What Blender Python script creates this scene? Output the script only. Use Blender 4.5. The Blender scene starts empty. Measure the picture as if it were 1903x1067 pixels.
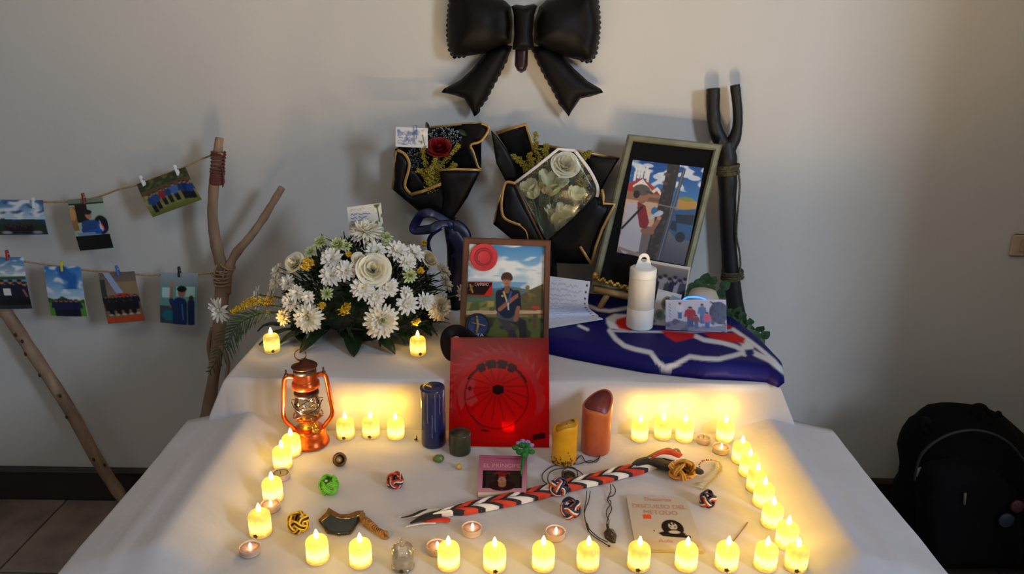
import bpy, bmesh, math, random
import numpy as np
from mathutils import Vector, Matrix, geometry, noise
R = math.radians
C = bpy.context.scene.collection
rnd = random.Random(7)
# ---------------------------------------------------------------- camera, world, lights, exposure
scn = bpy.context.scene
FPX, PITCH, ROLL, CAMZ = 1400.0, 18.4, 0.8, 1.37
cd = bpy.data.cameras.new('camera'); cam = bpy.data.objects.new('camera', cd); C.objects.link(cam)
cd.sensor_width = 36; cd.lens = 36*FPX/1903; cd.clip_start = .02
CM = Matrix.Translation((0, 0, CAMZ)) @ Matrix.Rotation(R(90-PITCH), 4, 'X') @ Matrix.Rotation(R(ROLL), 4, 'Z')
cam.matrix_world = CM
scn.camera = cam
w = bpy.data.worlds.new('world'); scn.world = w; w.use_nodes = True
w.node_tree.nodes['Background'].inputs[0].default_value = (.62, .72, .95, 1)
w.node_tree.nodes['Background'].inputs[1].default_value = .13
def area(name, loc, target, sx, sy, power, col):
    l = bpy.data.lights.new(name, 'AREA'); l.shape = 'RECTANGLE'; l.size = sx; l.size_y = sy; l.energy = power; l.color = col
    o = bpy.data.objects.new(name, l); C.objects.link(o); o.location = loc
    o.rotation_euler = (Vector(target)-Vector(loc)).to_track_quat('-Z', 'Y').to_euler()
    return o
area('daylight_doorway', (2.55, -1.15, 2.0), (-.2, 2.0, 1.0), .5, 1.0, 58, (.66, .80, 1.0))
area('warm_fill', (-.3, -.2, 2.5), (-.2, 1.2, .5), .8, .8, 7, (1.0, .9, .78))  # unseen overhead fill, added for some warm light from above
scn.view_settings.view_transform = 'Standard'; scn.view_settings.look = 'None'
scn.view_settings.exposure = 0; scn.view_settings.gamma = 1; scn.view_settings.use_curve_mapping = False
# ---------------------------------------------------------------- measured levels
T = .574; U = .690; WY = 2.0       # lower table top, raised tier top, wall distance
TABX, RX, YF, YB = .69, .545, .955, 1.43
def ray(px, py):
    d = CM.to_3x3() @ Vector(((px-951.5)/FPX, -(py-533.5)/FPX, -1)); return d
def P(px, py, d):
    r = ray(px, py); return Vector((0, 0, CAMZ)) + r*(d/r.y)
def PZ(px, py, z):
    r = ray(px, py); return Vector((0, 0, CAMZ)) + r*((z-CAMZ)/r.z)
def B(px, py, h=0): return PZ(px, py, T+h)
def Zm(ox, oy, s): return lambda pts: [(ox+x/s, oy+y/s) for x, y in pts]
# ---------------------------------------------------------------- mesh helpers
WL = {}
class M:
    def __init__(s): s.v = []; s.f = []
    def add(s, vf, mat=None):
        n = len(s.v); V, F = (vf.v, vf.f) if isinstance(vf, M) else vf[:2]
        s.v += [tuple(mat @ Vector(p)) for p in V] if mat is not None else [tuple(p) for p in V]
        s.f += [tuple(i+n for i in f) for f in F]; return s
def mesh(name, vf, mat, parent=None, smooth=True, cols=None, label=None, kind=None):
    V, F = (vf.v, vf.f) if isinstance(vf, M) else vf
    off = WL.get(parent.name, Vector()) if parent else Vector()
    V = np.array([tuple(p) for p in V], dtype=float) - np.array(off)
    org = Vector()
    if parent is None:      # top level: origin at the base of the thing
        org = Vector(((V[:, 0].min()+V[:, 0].max())/2, (V[:, 1].min()+V[:, 1].max())/2, V[:, 2].min()))
        V = V - np.array(org)
    me = bpy.data.meshes.new(name); me.from_pydata(V.tolist(), [], [tuple(f) for f in F]); me.validate()
    if smooth: me.shade_smooth()
    me.materials.append(mat)
    if cols is not None:
        a = me.color_attributes.new('Col', 'FLOAT_COLOR', 'POINT')
        c = np.ones((len(V), 4)); c[:, :3] = cols; a.data.foreach_set('color', c.ravel())
    o = bpy.data.objects.new(name, me); C.objects.link(o); o.location = org
    if parent: o.parent = parent; WL[o.name] = off
    else: WL[o.name] = org
    if label: o['label'] = label
    if kind: o['kind'] = kind
    return o
def tag(o, label, cat, group=None):
    o['label'] = label; o['category'] = cat
    if group: o['group'] = group
    return o
def thing(name, label, cat, loc=(0, 0, 0), group=None):
    o = bpy.data.objects.new(name, None); C.objects.link(o); o.location = loc; o.empty_display_size = .02
    WL[o.name] = Vector(loc); return tag(o, label, cat, group)
def dup(root, loc, label, rz=0, sc=1, group=None):
    def cp(o, par):
        c = o.copy(); C.objects.link(c)
        if par: c.parent = par
        for ch in o.children: cp(ch, c)
        return c
    r = cp(root, None); r.location = loc; r.rotation_euler = (0, 0, rz); r.scale = (sc,)*3; r['label'] = label
    if group: r['group'] = group
    return r
def lathe(prof, n=24, wob=None):
    V = []; F = []
    for r, z in prof:
        for i in range(n):
            a = 2*math.pi*i/n; k = r*(wob(a, z) if wob else 1); V.append((k*math.cos(a), k*math.sin(a), z))
    for j in range(len(prof)-1):
        for i in range(n):
            F.append((j*n+i, j*n+(i+1) % n, (j+1)*n+(i+1) % n, (j+1)*n+i))
    if prof[0][0] > 1e-6: F.append(tuple(range(n))[::-1])
    if prof[-1][0] > 1e-6: F.append(tuple((len(prof)-1)*n+i for i in range(n)))
    return V, F
def tube(path, r, n=8, closed=False, flat=1.0, up=None):
    pts = [Vector(p) for p in path]; m = len(pts); V = []; F = []
    rr = r if isinstance(r, (list, tuple)) else [r]*m
    prev = Vector(up) if up else None
    for i, p in enumerate(pts):
        t = (pts[(i+1) % m]-pts[i-1]) if closed else (pts[min(i+1, m-1)]-pts[max(i-1, 0)])
        if t.length < 1e-9: t = Vector((0, 0, 1))
        t.normalize()
        if prev is None: prev = Vector((0, 0, 1)) if abs(t.z) < .9 else Vector((1, 0, 0))
        u = prev - t*prev.dot(t)
        if u.length < 1e-6: u = t.orthogonal()
        u.normalize(); b = t.cross(u)
        if up is None: prev = u
        for k in range(n):
            a = 2*math.pi*k/n; V.append(p + u*(rr[i]*math.cos(a)*flat) + b*(rr[i]*math.sin(a)))
    for i in range(m if closed else m-1):
        for k in range(n):
            j = (i+1) % m; F.append((i*n+k, i*n+(k+1) % n, j*n+(k+1) % n, j*n+k))
    if not closed: F.append(tuple(range(n))[::-1]); F.append(tuple((m-1)*n+k for k in range(n)))
    return V, F
def spline(pts, per=6, closed=False):
    p = [Vector(q) for q in pts]; n = len(p); out = []
    for i in range(n if closed else n-1):
        if closed: a, b, c, d = p[i-1], p[i], p[(i+1) % n], p[(i+2) % n]
        else: a, b, c, d = p[max(i-1, 0)], p[i], p[i+1], p[min(i+2, n-1)]
        for k in range(per):
            t = k/per; out.append(.5*((2*b)+(c-a)*t+(2*a-5*b+4*c-d)*t*t+(3*b-a-3*c+d)*t**3))
    if not closed: out.append(p[-1])
    return out
def box(c, s, rot=None, bev=0):
    x, y, z = (k/2 for k in s); b = min(bev, x*.9, y*.9, z*.9)
    if b <= 0:
        V = [Vector((i*x, j*y, k*z)) for k in (-1, 1) for j in (-1, 1) for i in (-1, 1)]
        F = [(0, 2, 3, 1), (4, 5, 7, 6), (0, 1, 5, 4), (2, 6, 7, 3), (0, 4, 6, 2), (1, 3, 7, 5)]
    else:
        V = []; lv = [(-z, b), (-z+b, 0), (z-b, 0), (z, b)]
        for zz, ins in lv:
            X, Y = x-ins, y-ins
            V += [Vector(q) for q in ((-X+b, -Y, zz), (X-b, -Y, zz), (X, -Y+b, zz), (X, Y-b, zz), (X-b, Y, zz), (-X+b, Y, zz), (-X, Y-b, zz), (-X, -Y+b, zz))]
        F = [tuple(range(8))[::-1], tuple(range(24, 32))]
        for j in range(3):
            for i in range(8): F.append((j*8+i, j*8+(i+1) % 8, (j+1)*8+(i+1) % 8, (j+1)*8+i))
    if rot is not None: V = [rot @ v for v in V]
    return [v+Vector(c) for v in V], F
def sphere(c, r, n=12, m=8, sc=(1, 1, 1)):
    prof = [(max(1e-7, r*math.sin(math.pi*j/m)), -r*math.cos(math.pi*j/m)) for j in range(m+1)]
    V, F = lathe(prof, n)
    return [Vector((v[0]*sc[0], v[1]*sc[1], v[2]*sc[2]))+Vector(c) for v in V], F
def resample(o, step):
    out = []; n = len(o)
    for i in range(n):
        a, b = Vector(o[i]).to_2d() if len(o[i]) > 2 else Vector(o[i]), Vector(o[(i+1) % n])
        k = max(1, int(round((b-a).length/step)))
        for j in range(k): out.append(a.lerp(b, j/k))
    return out
def fill(outline, step):
    """triangulate a 2D outline with inner points; returns pts, tris, distance to rim"""
    o = resample(outline, step); n = len(o); A = np.array([tuple(p) for p in o])
    lo, hi = A.min(0), A.max(0); pts = []
    Bn = np.roll(A, -1, 0)
    def inside(q):
        x, y = q; c = False
        for (x1, y1), (x2, y2) in zip(A, Bn):
            if (y1 > y) != (y2 > y) and x < (x2-x1)*(y-y1)/(y2-y1)+x1: c = not c
        return c
    def dist(q):
        d = Bn-A; t = np.clip(((q-A)*d).sum(1)/np.maximum((d*d).sum(1), 1e-12), 0, 1)
        return np.sqrt((((A+d*t[:, None])-q)**2).sum(1)).min()
    j = 0; y = lo[1]+step*.5
    while y < hi[1]:
        x = lo[0]+step*(.5 if j % 2 else 0)
        while x < hi[0]:
            q = np.array((x, y))
            if dist(q) > step*.45 and inside(q): pts.append(q)
            x += step
        y += step*.87; j += 1
    allp = [Vector(p) for p in o]+[Vector(p) for p in pts]
    r = geometry.delaunay_2d_cdt(allp, [], [list(range(n))], 1, 1e-6)
    vv = [np.array(tuple(p)) for p in r[0]]
    return vv, [tuple(f) for f in r[2]], [dist(q) for q in vv]
def pillow(outline, step, hf, hb=0, w=None, fn=None):
    """inflated body over an outline in the plane; fn(x, y, h) -> 3D"""
    vv, ff, dd = fill(outline, step); w = w or max(dd)
    V = []; F = []; n = len(vv)
    def H(d, h): t = min(d/w, 1); return h*math.sqrt(max(0, 1-(1-t)**2))
    for q, d in zip(vv, dd): V.append(fn(q[0], q[1], H(d, hf)))
    for q, d in zip(vv, dd): V.append(fn(q[0], q[1], -H(d, hb) - (1e-5 if d > step*.2 else 0)))
    F += ff; F += [tuple(i+n for i in f[::-1]) for f in ff]
    m = bmesh.new(); bv = [m.verts.new(p) for p in V]
    for f in F:
        try: m.faces.new([bv[i] for i in f])
        except ValueError: pass
    bmesh.ops.remove_doubles(m, verts=m.verts, dist=3e-6); bmesh.ops.recalc_face_normals(m, faces=m.faces)
    m.verts.index_update(); out = ([v.co.copy() for v in m.verts], [[v.index for v in f.verts] for f in m.faces]); m.free()
    return out
def slab(outline, h, fn, step=None):
    """flat plate of thickness h over an outline; fn(x, y, k)"""
    o = resample(outline, step) if step else [Vector(p) for p in outline]; n = len(o)
    V = [fn(p[0], p[1], 0) for p in o]+[fn(p[0], p[1], h) for p in o]
    F = [tuple(range(n)), tuple(range(n, 2*n))[::-1]]+[(i, i+n, (i+1) % n+n, (i+1) % n) for i in range(n)]
    m = bmesh.new(); bv = [m.verts.new(p) for p in V]
    for f in F: m.faces.new([bv[i] for i in f])
    bmesh.ops.recalc_face_normals(m, faces=m.faces); bmesh.ops.triangulate(m, faces=[f for f in m.faces if len(f.verts) > 4])
    m.verts.index_update(); out = ([v.co.copy() for v in m.verts], [[v.index for v in f.verts] for f in m.faces]); m.free()
    return out
def frame_at(loc, nrm, roll=0):
    q = Vector(nrm).to_track_quat('Z', 'Y').to_matrix().to_4x4()
    return Matrix.Translation(loc) @ q @ Matrix.Rotation(roll, 4, 'Z')
def grid(fn, nx, ny, closed=False):
    V = [fn(i/nx, j/ny) for j in range(ny+1) for i in range(nx+1)]
    F = [(j*(nx+1)+i, j*(nx+1)+i+1, (j+1)*(nx+1)+i+1, (j+1)*(nx+1)+i) for j in range(ny) for i in range(nx)]
    return V, F
# ---------------------------------------------------------------- materials
MT = {}
def s2l(c): return tuple((x/12.92 if x <= .04045 else ((x+.055)/1.055)**2.4) for x in c)
def rgb(r, g, b): return s2l((r/255, g/255, b/255))
def mat(name, col=(.8, .8, .8), rough=.5, metal=0, col2=None, nscale=20, bump=0, bscale=60, emit=None, estr=0, spec=.5, trans=0, sheen=0, attr=False, wave=None, sss=0, coat=0, detail=3, stretch=None):
    if name in MT: return MT[name]
    m = bpy.data.materials.new(name); m.use_nodes = True; nt = m.node_tree; b = nt.nodes['Principled BSDF']
    N = nt.nodes.new; L = nt.links.new
    b.inputs['Base Color'].default_value = (*col, 1); b.inputs['Roughness'].default_value = rough; b.inputs['Metallic'].default_value = metal
    b.inputs['Specular IOR Level'].default_value = spec; b.inputs['Transmission Weight'].default_value = trans
    b.inputs['Sheen Weight'].default_value = sheen; b.inputs['Coat Weight'].default_value = coat
    if sss: b.inputs['Subsurface Weight'].default_value = sss; b.inputs['Subsurface Radius'].default_value = (.02, .008, .004); b.inputs['Subsurface Scale'].default_value = 1
    tc = N('ShaderNodeTexCoord'); src = tc.outputs['Object']
    if stretch:
        mp = N('ShaderNodeMapping'); mp.inputs['Scale'].default_value = stretch; L(src, mp.inputs[0]); src = mp.outputs[0]
    if col2 is not None:
        n = N('ShaderNodeTexNoise'); n.inputs['Scale'].default_value = nscale; n.inputs['Detail'].default_value = detail; L(src, n.inputs['Vector'])
        r = N('ShaderNodeValToRGB'); r.color_ramp.elements[0].position = .35; r.color_ramp.elements[1].position = .65
        r.color_ramp.elements[0].color = (*col, 1); r.color_ramp.elements[1].color = (*col2, 1); L(n.outputs['Fac'], r.inputs[0]); L(r.outputs[0], b.inputs['Base Color'])
    if attr:
        a = N('ShaderNodeVertexColor'); a.layer_name = 'Col'; L(a.outputs['Color'], b.inputs['Base Color'])
    if bump:
        n2 = N('ShaderNodeTexNoise'); n2.inputs['Scale'].default_value = bscale; n2.inputs['Detail'].default_value = 4; L(src, n2.inputs['Vector'])
        bp = N('ShaderNodeBump'); bp.inputs['Strength'].default_value = bump; bp.inputs['Distance'].default_value = .002; L(n2.outputs['Fac'], bp.inputs['Height']); L(bp.outputs[0], b.inputs['Normal'])
    if emit is not None: b.inputs['Emission Color'].default_value = (*emit, 1); b.inputs['Emission Strength'].default_value = estr
    MT[name] = m; return m
def film(name, tint, gloss=.1, body=None, bodyw=0, attr=False, rough=.08):
    """thin clear film: transparent tint with a gloss and some scattering"""
    m = bpy.data.materials.new(name); m.use_nodes = True; nt = m.node_tree; nt.nodes.clear(); N = nt.nodes.new; L = nt.links.new
    o = N('ShaderNodeOutputMaterial'); t = N('ShaderNodeBsdfTransparent'); t.inputs[0].default_value = (*tint, 1)
    g = N('ShaderNodeBsdfGlossy'); g.inputs['Roughness'].default_value = rough; g.inputs[0].default_value = (1, 1, 1, 1)
    mx = N('ShaderNodeMixShader'); last = t.outputs[0]
    if body:
        d = N('ShaderNodeBsdfDiffuse'); d.inputs[0].default_value = (*body, 1)
        tl = N('ShaderNodeBsdfTranslucent'); tl.inputs[0].default_value = (*body, 1)
        mm = N('ShaderNodeMixShader'); mm.inputs[0].default_value = .5; L(d.outputs[0], mm.inputs[1]); L(tl.outputs[0], mm.inputs[2])
        m2 = N('ShaderNodeMixShader'); m2.inputs[0].default_value = bodyw; L(t.outputs[0], m2.inputs[1]); L(mm.outputs[0], m2.inputs[2]); last = m2.outputs[0]
        if attr:
            a = N('ShaderNodeVertexColor'); a.layer_name = 'Col'; L(a.outputs['Color'], d.inputs[0]); L(a.outputs['Color'], tl.inputs[0])
            L(a.outputs['Color'], t.inputs[0]); sx_ = N('ShaderNodeSeparateColor'); L(a.outputs['Color'], sx_.inputs[0]); mg = N('ShaderNodeMath'); mg.operation = 'MULTIPLY_ADD'; mg.use_clamp = True
            mg.inputs[1].default_value = 2.2; mg.inputs[2].default_value = bodyw; L(sx_.outputs[1], mg.inputs[0]); L(mg.outputs[0], m2.inputs[0])
    fr = N('ShaderNodeFresnel'); fr.inputs[0].default_value = 1.45; ma = N('ShaderNodeMath'); ma.operation = 'MULTIPLY'; ma.inputs[1].default_value = gloss*10
    ma.use_clamp = True
    L(fr.outputs[0], ma.inputs[0]); L(ma.outputs[0], mx.inputs[0]); L(last, mx.inputs[1]); L(g.outputs[0], mx.inputs[2]); L(mx.outputs[0], o.inputs[0])
    return m
# ---------------------------------------------------------------- painter for flat print
class Cv:
    def __init__(s, W, H, nx, col=(200, 200, 200)):
        s.W, s.H = W, H; s.nx = nx; s.ny = max(4, int(nx*H/W)); s.a = np.zeros((s.ny+1, s.nx+1, 3)); s.a[:] = col
        s.X, s.Y = np.meshgrid(np.linspace(0, W, s.nx+1), np.linspace(0, H, s.ny+1)); s.px = W/s.nx
    def mix(s, m, col): m = np.clip(m, 0, 1)[..., None]; s.a = s.a*(1-m)+np.array(col, float)*m; return s
    def grad(s, y0, y1, c0, c1):
        t = np.clip((s.Y-y0)/(y1-y0), 0, 1)[..., None]; g = np.array(c0, float)*(1-t)+np.array(c1, float)*t
        k = (s.Y >= y0) & (s.Y <= y1); s.a[k] = g[k]; return s
    def ell(s, x, y, rx, ry, col, rot=0, soft=1):
        c, n = math.cos(rot), math.sin(rot); dx, dy = s.X-x, s.Y-y; u, v = dx*c+dy*n, -dx*n+dy*c
        d = np.sqrt((u/rx)**2+(v/ry)**2); return s.mix((1-d)*min(rx, ry)/(s.px*soft)+.5, col)
    def line(s, x0, y0, x1, y1, r, col):
        dx, dy = x1-x0, y1-y0; t = np.clip(((s.X-x0)*dx+(s.Y-y0)*dy)/max(dx*dx+dy*dy, 1e-9), 0, 1)
        return s.mix((r-np.hypot(s.X-x0-t*dx, s.Y-y0-t*dy))/s.px+.5, col)
    def path(s, pts, r, col):
        for a, b in zip(pts, pts[1:]): s.line(*a, *b, r, col)
        return s
    def poly(s, pts, col):
        ins = np.zeros(s.X.shape, bool); n = len(pts)
        for i in range(n):
            x1, y1 = pts[i]; x2, y2 = pts[(i+1) % n]
            if y1 == y2: continue
            k = ((y1 > s.Y) != (y2 > s.Y)) & (s.X < (x2-x1)*(s.Y-y1)/(y2-y1)+x1); ins ^= k
        return s.mix(ins.astype(float), col)
    def rect(s, x0, y0, x1, y1, col): return s.poly([(x0, y0), (x1, y0), (x1, y1), (x0, y1)], col)
    def blotch(s, sc, col, thr=.1, y0=-1e9, y1=1e9, seed=0, x0=-1e9, x1=1e9, asp=1, k=3):
        n = np.array([[noise.noise(Vector((x*sc+seed*9.1, y*sc*asp, seed*3.3))) for x in s.X[0]] for y in s.Y[:, 0]])
        m = np.clip((n-thr)*k, 0, 1)*((s.Y >= y0) & (s.Y <= y1) & (s.X >= x0) & (s.X <= x1)); return s.mix(m, col)
    def person(s, x, y, h, shirt, trous, skin=(170, 120, 95), hair=(35, 25, 20), wd=1):
        """standing figure; y = feet"""
        for k in (-1, 1): s.line(x+k*h*.05*wd, y, x+k*h*.05*wd, y-h*.48, h*.055*wd, trous)
        s.line(x, y-h*.48, x, y-h*.76, h*.12*wd, shirt)
        for k in (-1, 1): s.line(x+k*h*.13*wd, y-h*.77, x+k*h*.17*wd, y-h*.5, h*.04*wd, shirt)
        s.ell(x, y-h*.91, h*.065*wd, h*.08, skin); s.ell(x, y-h*.96, h*.068*wd, h*.045, hair); return s
    def scribble(s, x0, y0, x1, y1, rows, r, col, seed=1):
        rr = random.Random(seed)
        for i in range(rows):
            y = y0+(y1-y0)*(i+.5)/rows; x = x0; last = None; end = x1-rr.random()*(x1-x0)*.3
            while x < end:
                q = (x, y+(rr.random()-.5)*(y1-y0)/rows*.7)
                if last and rr.random() > .15: s.line(*last, *q, r, col)
                last = q; x += (x1-x0)*.03*(1+rr.random())
        return s
    def cols(s): c = np.clip(s.a/255, 0, 1).reshape(-1, 3); return np.where(c <= .04045, c/12.92, ((c+.055)/1.055)**2.4)
def bil(c, u, v): return (c[0]*(1-u)+c[1]*u)*(1-v)+(c[3]*(1-u)+c[2]*u)*v
def print_on(name, cv, corners, mt, parent=None, bow=None, thick=.0006, label=None):
    """sheet of paper with flat print; corners TL TR BR BL in 3D, print on the side that faces the viewer"""
    c = [Vector(p) for p in corners]; nrm = (c[1]-c[0]).cross(c[3]-c[0]).normalized()   # points away from the reader
    nx, ny = cv.nx, cv.ny
    def f(u, v): return bil(c, u, v) - nrm*(bow(u, v) if bow else 0)
    V, F = grid(f, nx, ny); n = len(V); cols = cv.cols()
    V2 = [p+nrm*thick for p in V]
    rim = [i for i in range(nx)]+[j*(nx+1)+nx for j in range(ny)]+[ny*(nx+1)+i for i in range(nx, 0, -1)]+[j*(nx+1) for j in range(ny, 0, -1)]
    bi = [n+k for k in range(len(rim))]
    F = [f_ for f_ in F]
    Vall = V+[V2[i] for i in rim]
    for k in range(len(rim)):
        a, b = rim[k], rim[(k+1) % len(rim)]; F.append((a, b, bi[(k+1) % len(rim)], bi[k]))
    m = len(Vall); Vall += [bil(c, .5, .5)+nrm*thick - nrm*(bow(.5, .5) if bow else 0)]
    for k in range(len(rim)): F.append((bi[k], bi[(k+1) % len(rim)], m))
    cc = np.vstack([cols, cols[rim], np.array([[.75, .75, .74]])])
    return mesh(name, (Vall, F), mt, parent, smooth=False, cols=cc, label=label)
# ---------------------------------------------------------------- materials in use
WALL = mat('wall_paint', rgb(205, 203, 198), .8, col2=rgb(198, 196, 192), nscale=1.5, bump=.15, bscale=90, spec=.2)
CLOTH = mat('white_cotton', rgb(198, 196, 200), .9, col2=rgb(190, 188, 193), nscale=6, bump=.5, bscale=45, spec=.15, sheen=.1)
DARKW = mat('dark_baseboard', rgb(48, 38, 36), .4, col2=rgb(40, 32, 30), nscale=12)
TILE = mat('marbled_tile', rgb(140, 127, 115), .4, col2=rgb(108, 97, 88), nscale=9, detail=8)
GROUT = mat('tile_grout', rgb(70, 64, 60), .9)
CEIL = mat('ceiling_paint', rgb(225, 222, 215), .9)
PRINT = mat('photo_print', rough=.35, attr=True, spec=.4)
PAPER = mat('paper_print', rough=.8, attr=True, spec=.1)
BLACKF = mat('black_foil', rgb(9, 7, 8), .55, bump=.35, bscale=35, spec=.18)
BLACKP = mat('black_wrap_paper', rgb(8, 7, 9), .45, bump=.2, bscale=25, spec=.2)
GOLD = mat('gold_trim', rgb(178, 142, 84), .42, metal=.6)
WOODB = mat('peeled_branch', rgb(160, 132, 106), .7, col2=rgb(120, 94, 74), nscale=26, bump=.5, bscale=70, stretch=(1, 1, .25))
WOODK = mat('black_painted_wood', rgb(12, 10, 10), .55, bump=.7, bscale=28, stretch=(1, 1, .3))
TWINE = mat('jute_twine', rgb(178, 148, 108), .9, col2=rgb(140, 112, 78), nscale=200)
OLIVE = mat('olive_rope', rgb(92, 86, 58), .9, col2=rgb(50, 46, 30), nscale=150)
MAROON = mat('red_brown_cord', rgb(112, 62, 52), .9, col2=rgb(84, 44, 38), nscale=120)
WHITEP = mat('white_plastic', rgb(228, 226, 222), .4, sss=.2)
# ---------------------------------------------------------------- the room
def struct(o): o['kind'] = 'structure'; return o
struct(mesh('wall_back', box((0, WY+.06, 1.3), (4.4, .12, 2.6)), WALL, smooth=False))
struct(mesh('wall_left', box((-2.26, -.2, 1.3), (.12, 4.4, 2.6)), WALL, smooth=False))
wr = M(); wr.add(box((1.62, 1.4, 1.3), (.12, 1.2, 2.6))); wr.add(box((1.62, -.95, 2.5), (.12, 3.5, .2)))
struct(mesh('wall_right', wr, WALL, smooth=False))
struct(mesh('ceiling', box((0, -.2, 2.63), (4.6, 4.6, .06)), CEIL, smooth=False))
fl = struct(mesh('floor', box((0.4, 0, -.03), (6, 5, .05)), GROUT, smooth=False))
ts = .45; first = None
for i in range(-5, 5):
    for j in range(-3, 7):
        x, y = (i+.5)*ts-.01, WY-(j+.5)*.333-.012
        me = mesh('tile', box((x, y, -.006), (ts-.005, .328, .012), bev=.0015), TILE, fl, smooth=False) if first is None else None
        if me: first = me; fx, fy = x, y
        else:
            o = bpy.data.objects.new('tile', first.data); C.objects.link(o); o.parent = fl; o.location = (x-fx, y-fy, 0)
bb = M(); bb.add(box((0, WY-.009, .055), (4.3, .018, .11), bev=.004)); bb.add(box((0, WY-.012, .1), (4.3, .024, .012), bev=.003))
struct(mesh('baseboard_back', bb, DARKW, smooth=False))
# ---------------------------------------------------------------- cloths
def ss(a, b, x): t = min(max((x-a)/(b-a), 0), 1); return t*t*(3-2*t)
def nz(x, y, z=0): return noise.noise(Vector((x, y, z)))
def wrinkle(x, y):
    return .0016*nz(x*9, y*14, 2)+.0022*nz(x*4, y*3, 7)-.0012
def low_top(x, y):
    a = abs(x); s0 = .455-.05*ss(1.36, YB, y)
    k = min(max((a-s0)/(RX-s0), 0), 1); k = k*k*(1.6-.6*k) if k < .3 else k-.056*(1-k)/.7*1.9; o_ = min(max((a-RX)/(TABX-RX), 0), 1)
    ridge = .043*k*(1 if a <= RX else 1-.35*min(o_/.3, 1)-.6*max(0, (o_-.3)/.7))
    if a > RX: ridge += .004*math.exp(-((a-RX-.07)/.012)**2)*ss(1.4, 1.1, y)
    fade = .28+.72*ss(YF-.012, YF+.030, y)
    z = T+ridge*fade+wrinkle(x, y)*(.25+.75*ss(.42, .5, a))
    z += .0030*math.exp(-((y-1.262-.01*math.sin(x*5))/.006)**2)*(a < .42)      # ironed crease across the cloth
    return z
def low_pt(s, t):
    """s across, t from the back forward; beyond the table edges the cloth hangs"""
    a = abs(s); q = max(0, a-TABX); sg = 1 if s > 0 else -1
    x = sg*min(a, TABX); y = t; q2 = 0; q3 = 0
    if t < YF: q2 = YF-t; y = YF
    if t > YB+.02: q3 = (t-YB-.02)*1.6; y = YB+.02
    z = low_top(x, y); d = q+q2+q3
    if d > 0:
        rr = .02; th = min(d/rr, 1)
        z = z-max(0, d-rr*.45)-.2*rr*th
        fo = .018*min(d/.25, 1)
        ph = (y*17 if q > 0 and q2 == 0 else x*15)
        x += sg*((.012*th+.16*min(q, .35)+fo*math.sin(ph+2)*(q > 0)) if q > 0 else 0)
        if q2 > 0:
            y -= .012*th+.10*q2+fo*math.sin(x*22+1.3*nz(x*6, 3))
            if a > .5: y += .02*math.sin(x*60)*min(d/.1, 1)*ss(.5, .6, a)
            if q > 0: x += sg*.05*min(d, .3)
        z = max(z, .004)
    return Vector((x, y, z))
S = sorted(set([round(k*.0125, 5) for k in range(-55, 56)]+[-TABX, TABX]+[sg*(TABX+q) for sg in (-1, 1) for q in (.006, .014, .025, .05, .09, .14, .2, .3, .4, .5, .58)]))
Tt = sorted(set([round(YF+k*.0105, 5) for k in range(0, 46)]+[YB+.02]+[YB+.02+q for q in (.01, .03, .08, .15)]+[YF-q for q in (.006, .014, .025, .05, .09, .14, .2, .3, .4, .5, .58)]))
V = [low_pt(s, t) for t in Tt for s in S]; n = len(S)
F = [(j*n+i, j*n+i+1, (j+1)*n+i+1, (j+1)*n+i) for j in range(len(Tt)-1) for i in range(n-1)]
c1 = tag(mesh('tablecloth', (V, F), CLOTH), 'white cotton cloth over the low table, raised along both sides round the candles', 'tablecloth')
TX = .55
def up_pt(s, t):
    s = s*(.585/.55 if -TX <= s < 0 else 1)-(.035 if s < -TX else 0)
    a = abs(s); sg = 1 if s > 0 else -1; X = TX if s > 0 else .585; q = max(0, a-X); x = sg*min(a, X); y = t; q2 = 0
    if t < YB: q2 = YB-t; y = YB
    d = max(q, q2) if q*q2 == 0 else q+q2
    z = U+.0015*nz(x*6, y*8)
    if d > 0:
        rr = .016; th = min(d/rr, 1); z = U-max(0, d-rr*.45)-.15*rr*th
        if q > 0:
            x += sg*(.008*th+(.42*min(q, .14)+.07*max(0, q-.14))*(1-.9*ss(1.6, 1.85, y))+.012*math.sin(y*26+1)*min(q/.1, 1)*(1-ss(1.6, 1.85, y)))
        if q2 > 0:
            y -= .009*th+.03*q2 + (.004*nz(x*7, q2*5)+.006*math.sin(x*11+.6)*min(q2/.11, 1))*(1-ss(.4, .55, a)*.5)
            if q > 0: y += .05*min(d, .2)
        z = max(z, .004)
    elif a > TX-.02: z -= .001
    return Vector((x, y, z))
S2 = sorted(set([round(k*.025, 5) for k in range(-22, 23)]+[sg*(TX+q) for sg in (-1, 1) for q in (.005, .011, .018, .03, .05, .08, .12, .18, .26, .38, .5, .62, .7)]))
T2 = sorted(set([round(YB+k*.027, 5) for k in range(0, 21)]+[YB-q for q in (.004, .009, .016, .03, .05, .07, .09, .11, .125)]))
V = [up_pt(s, t) for t in T2 for s in S2]; n = len(S2)
F = [(j*n+i, j*n+i+1, (j+1)*n+i+1, (j+1)*n+i) for j in range(len(T2)-1) for i in range(n-1)]
tag(mesh('tablecloth', (V, F), CLOTH), 'white cloth over the raised tier at the back, hanging down in front as a riser', 'tablecloth')
# ---------------------------------------------------------------- wall socket plate at the right edge
sx = P(1892, 455, WY)
so = thing('wall_socket', 'beige wall socket plate at the right edge of the picture', 'socket', (sx.x, WY-.012, sx.z))
SOCK = mat('beige_plastic', rgb(190, 165, 140), .5)
mesh('face_plate', box(sx+Vector((.02, -.005, 0)), (.085, .01, .062), bev=.004), SOCK, so, smooth=False)
mesh('socket_insert', box(sx+Vector((.022, -.012, 0)), (.045, .006, .035), bev=.002), mat('beige_insert', rgb(170, 145, 122), .5), so, smooth=False)
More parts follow.
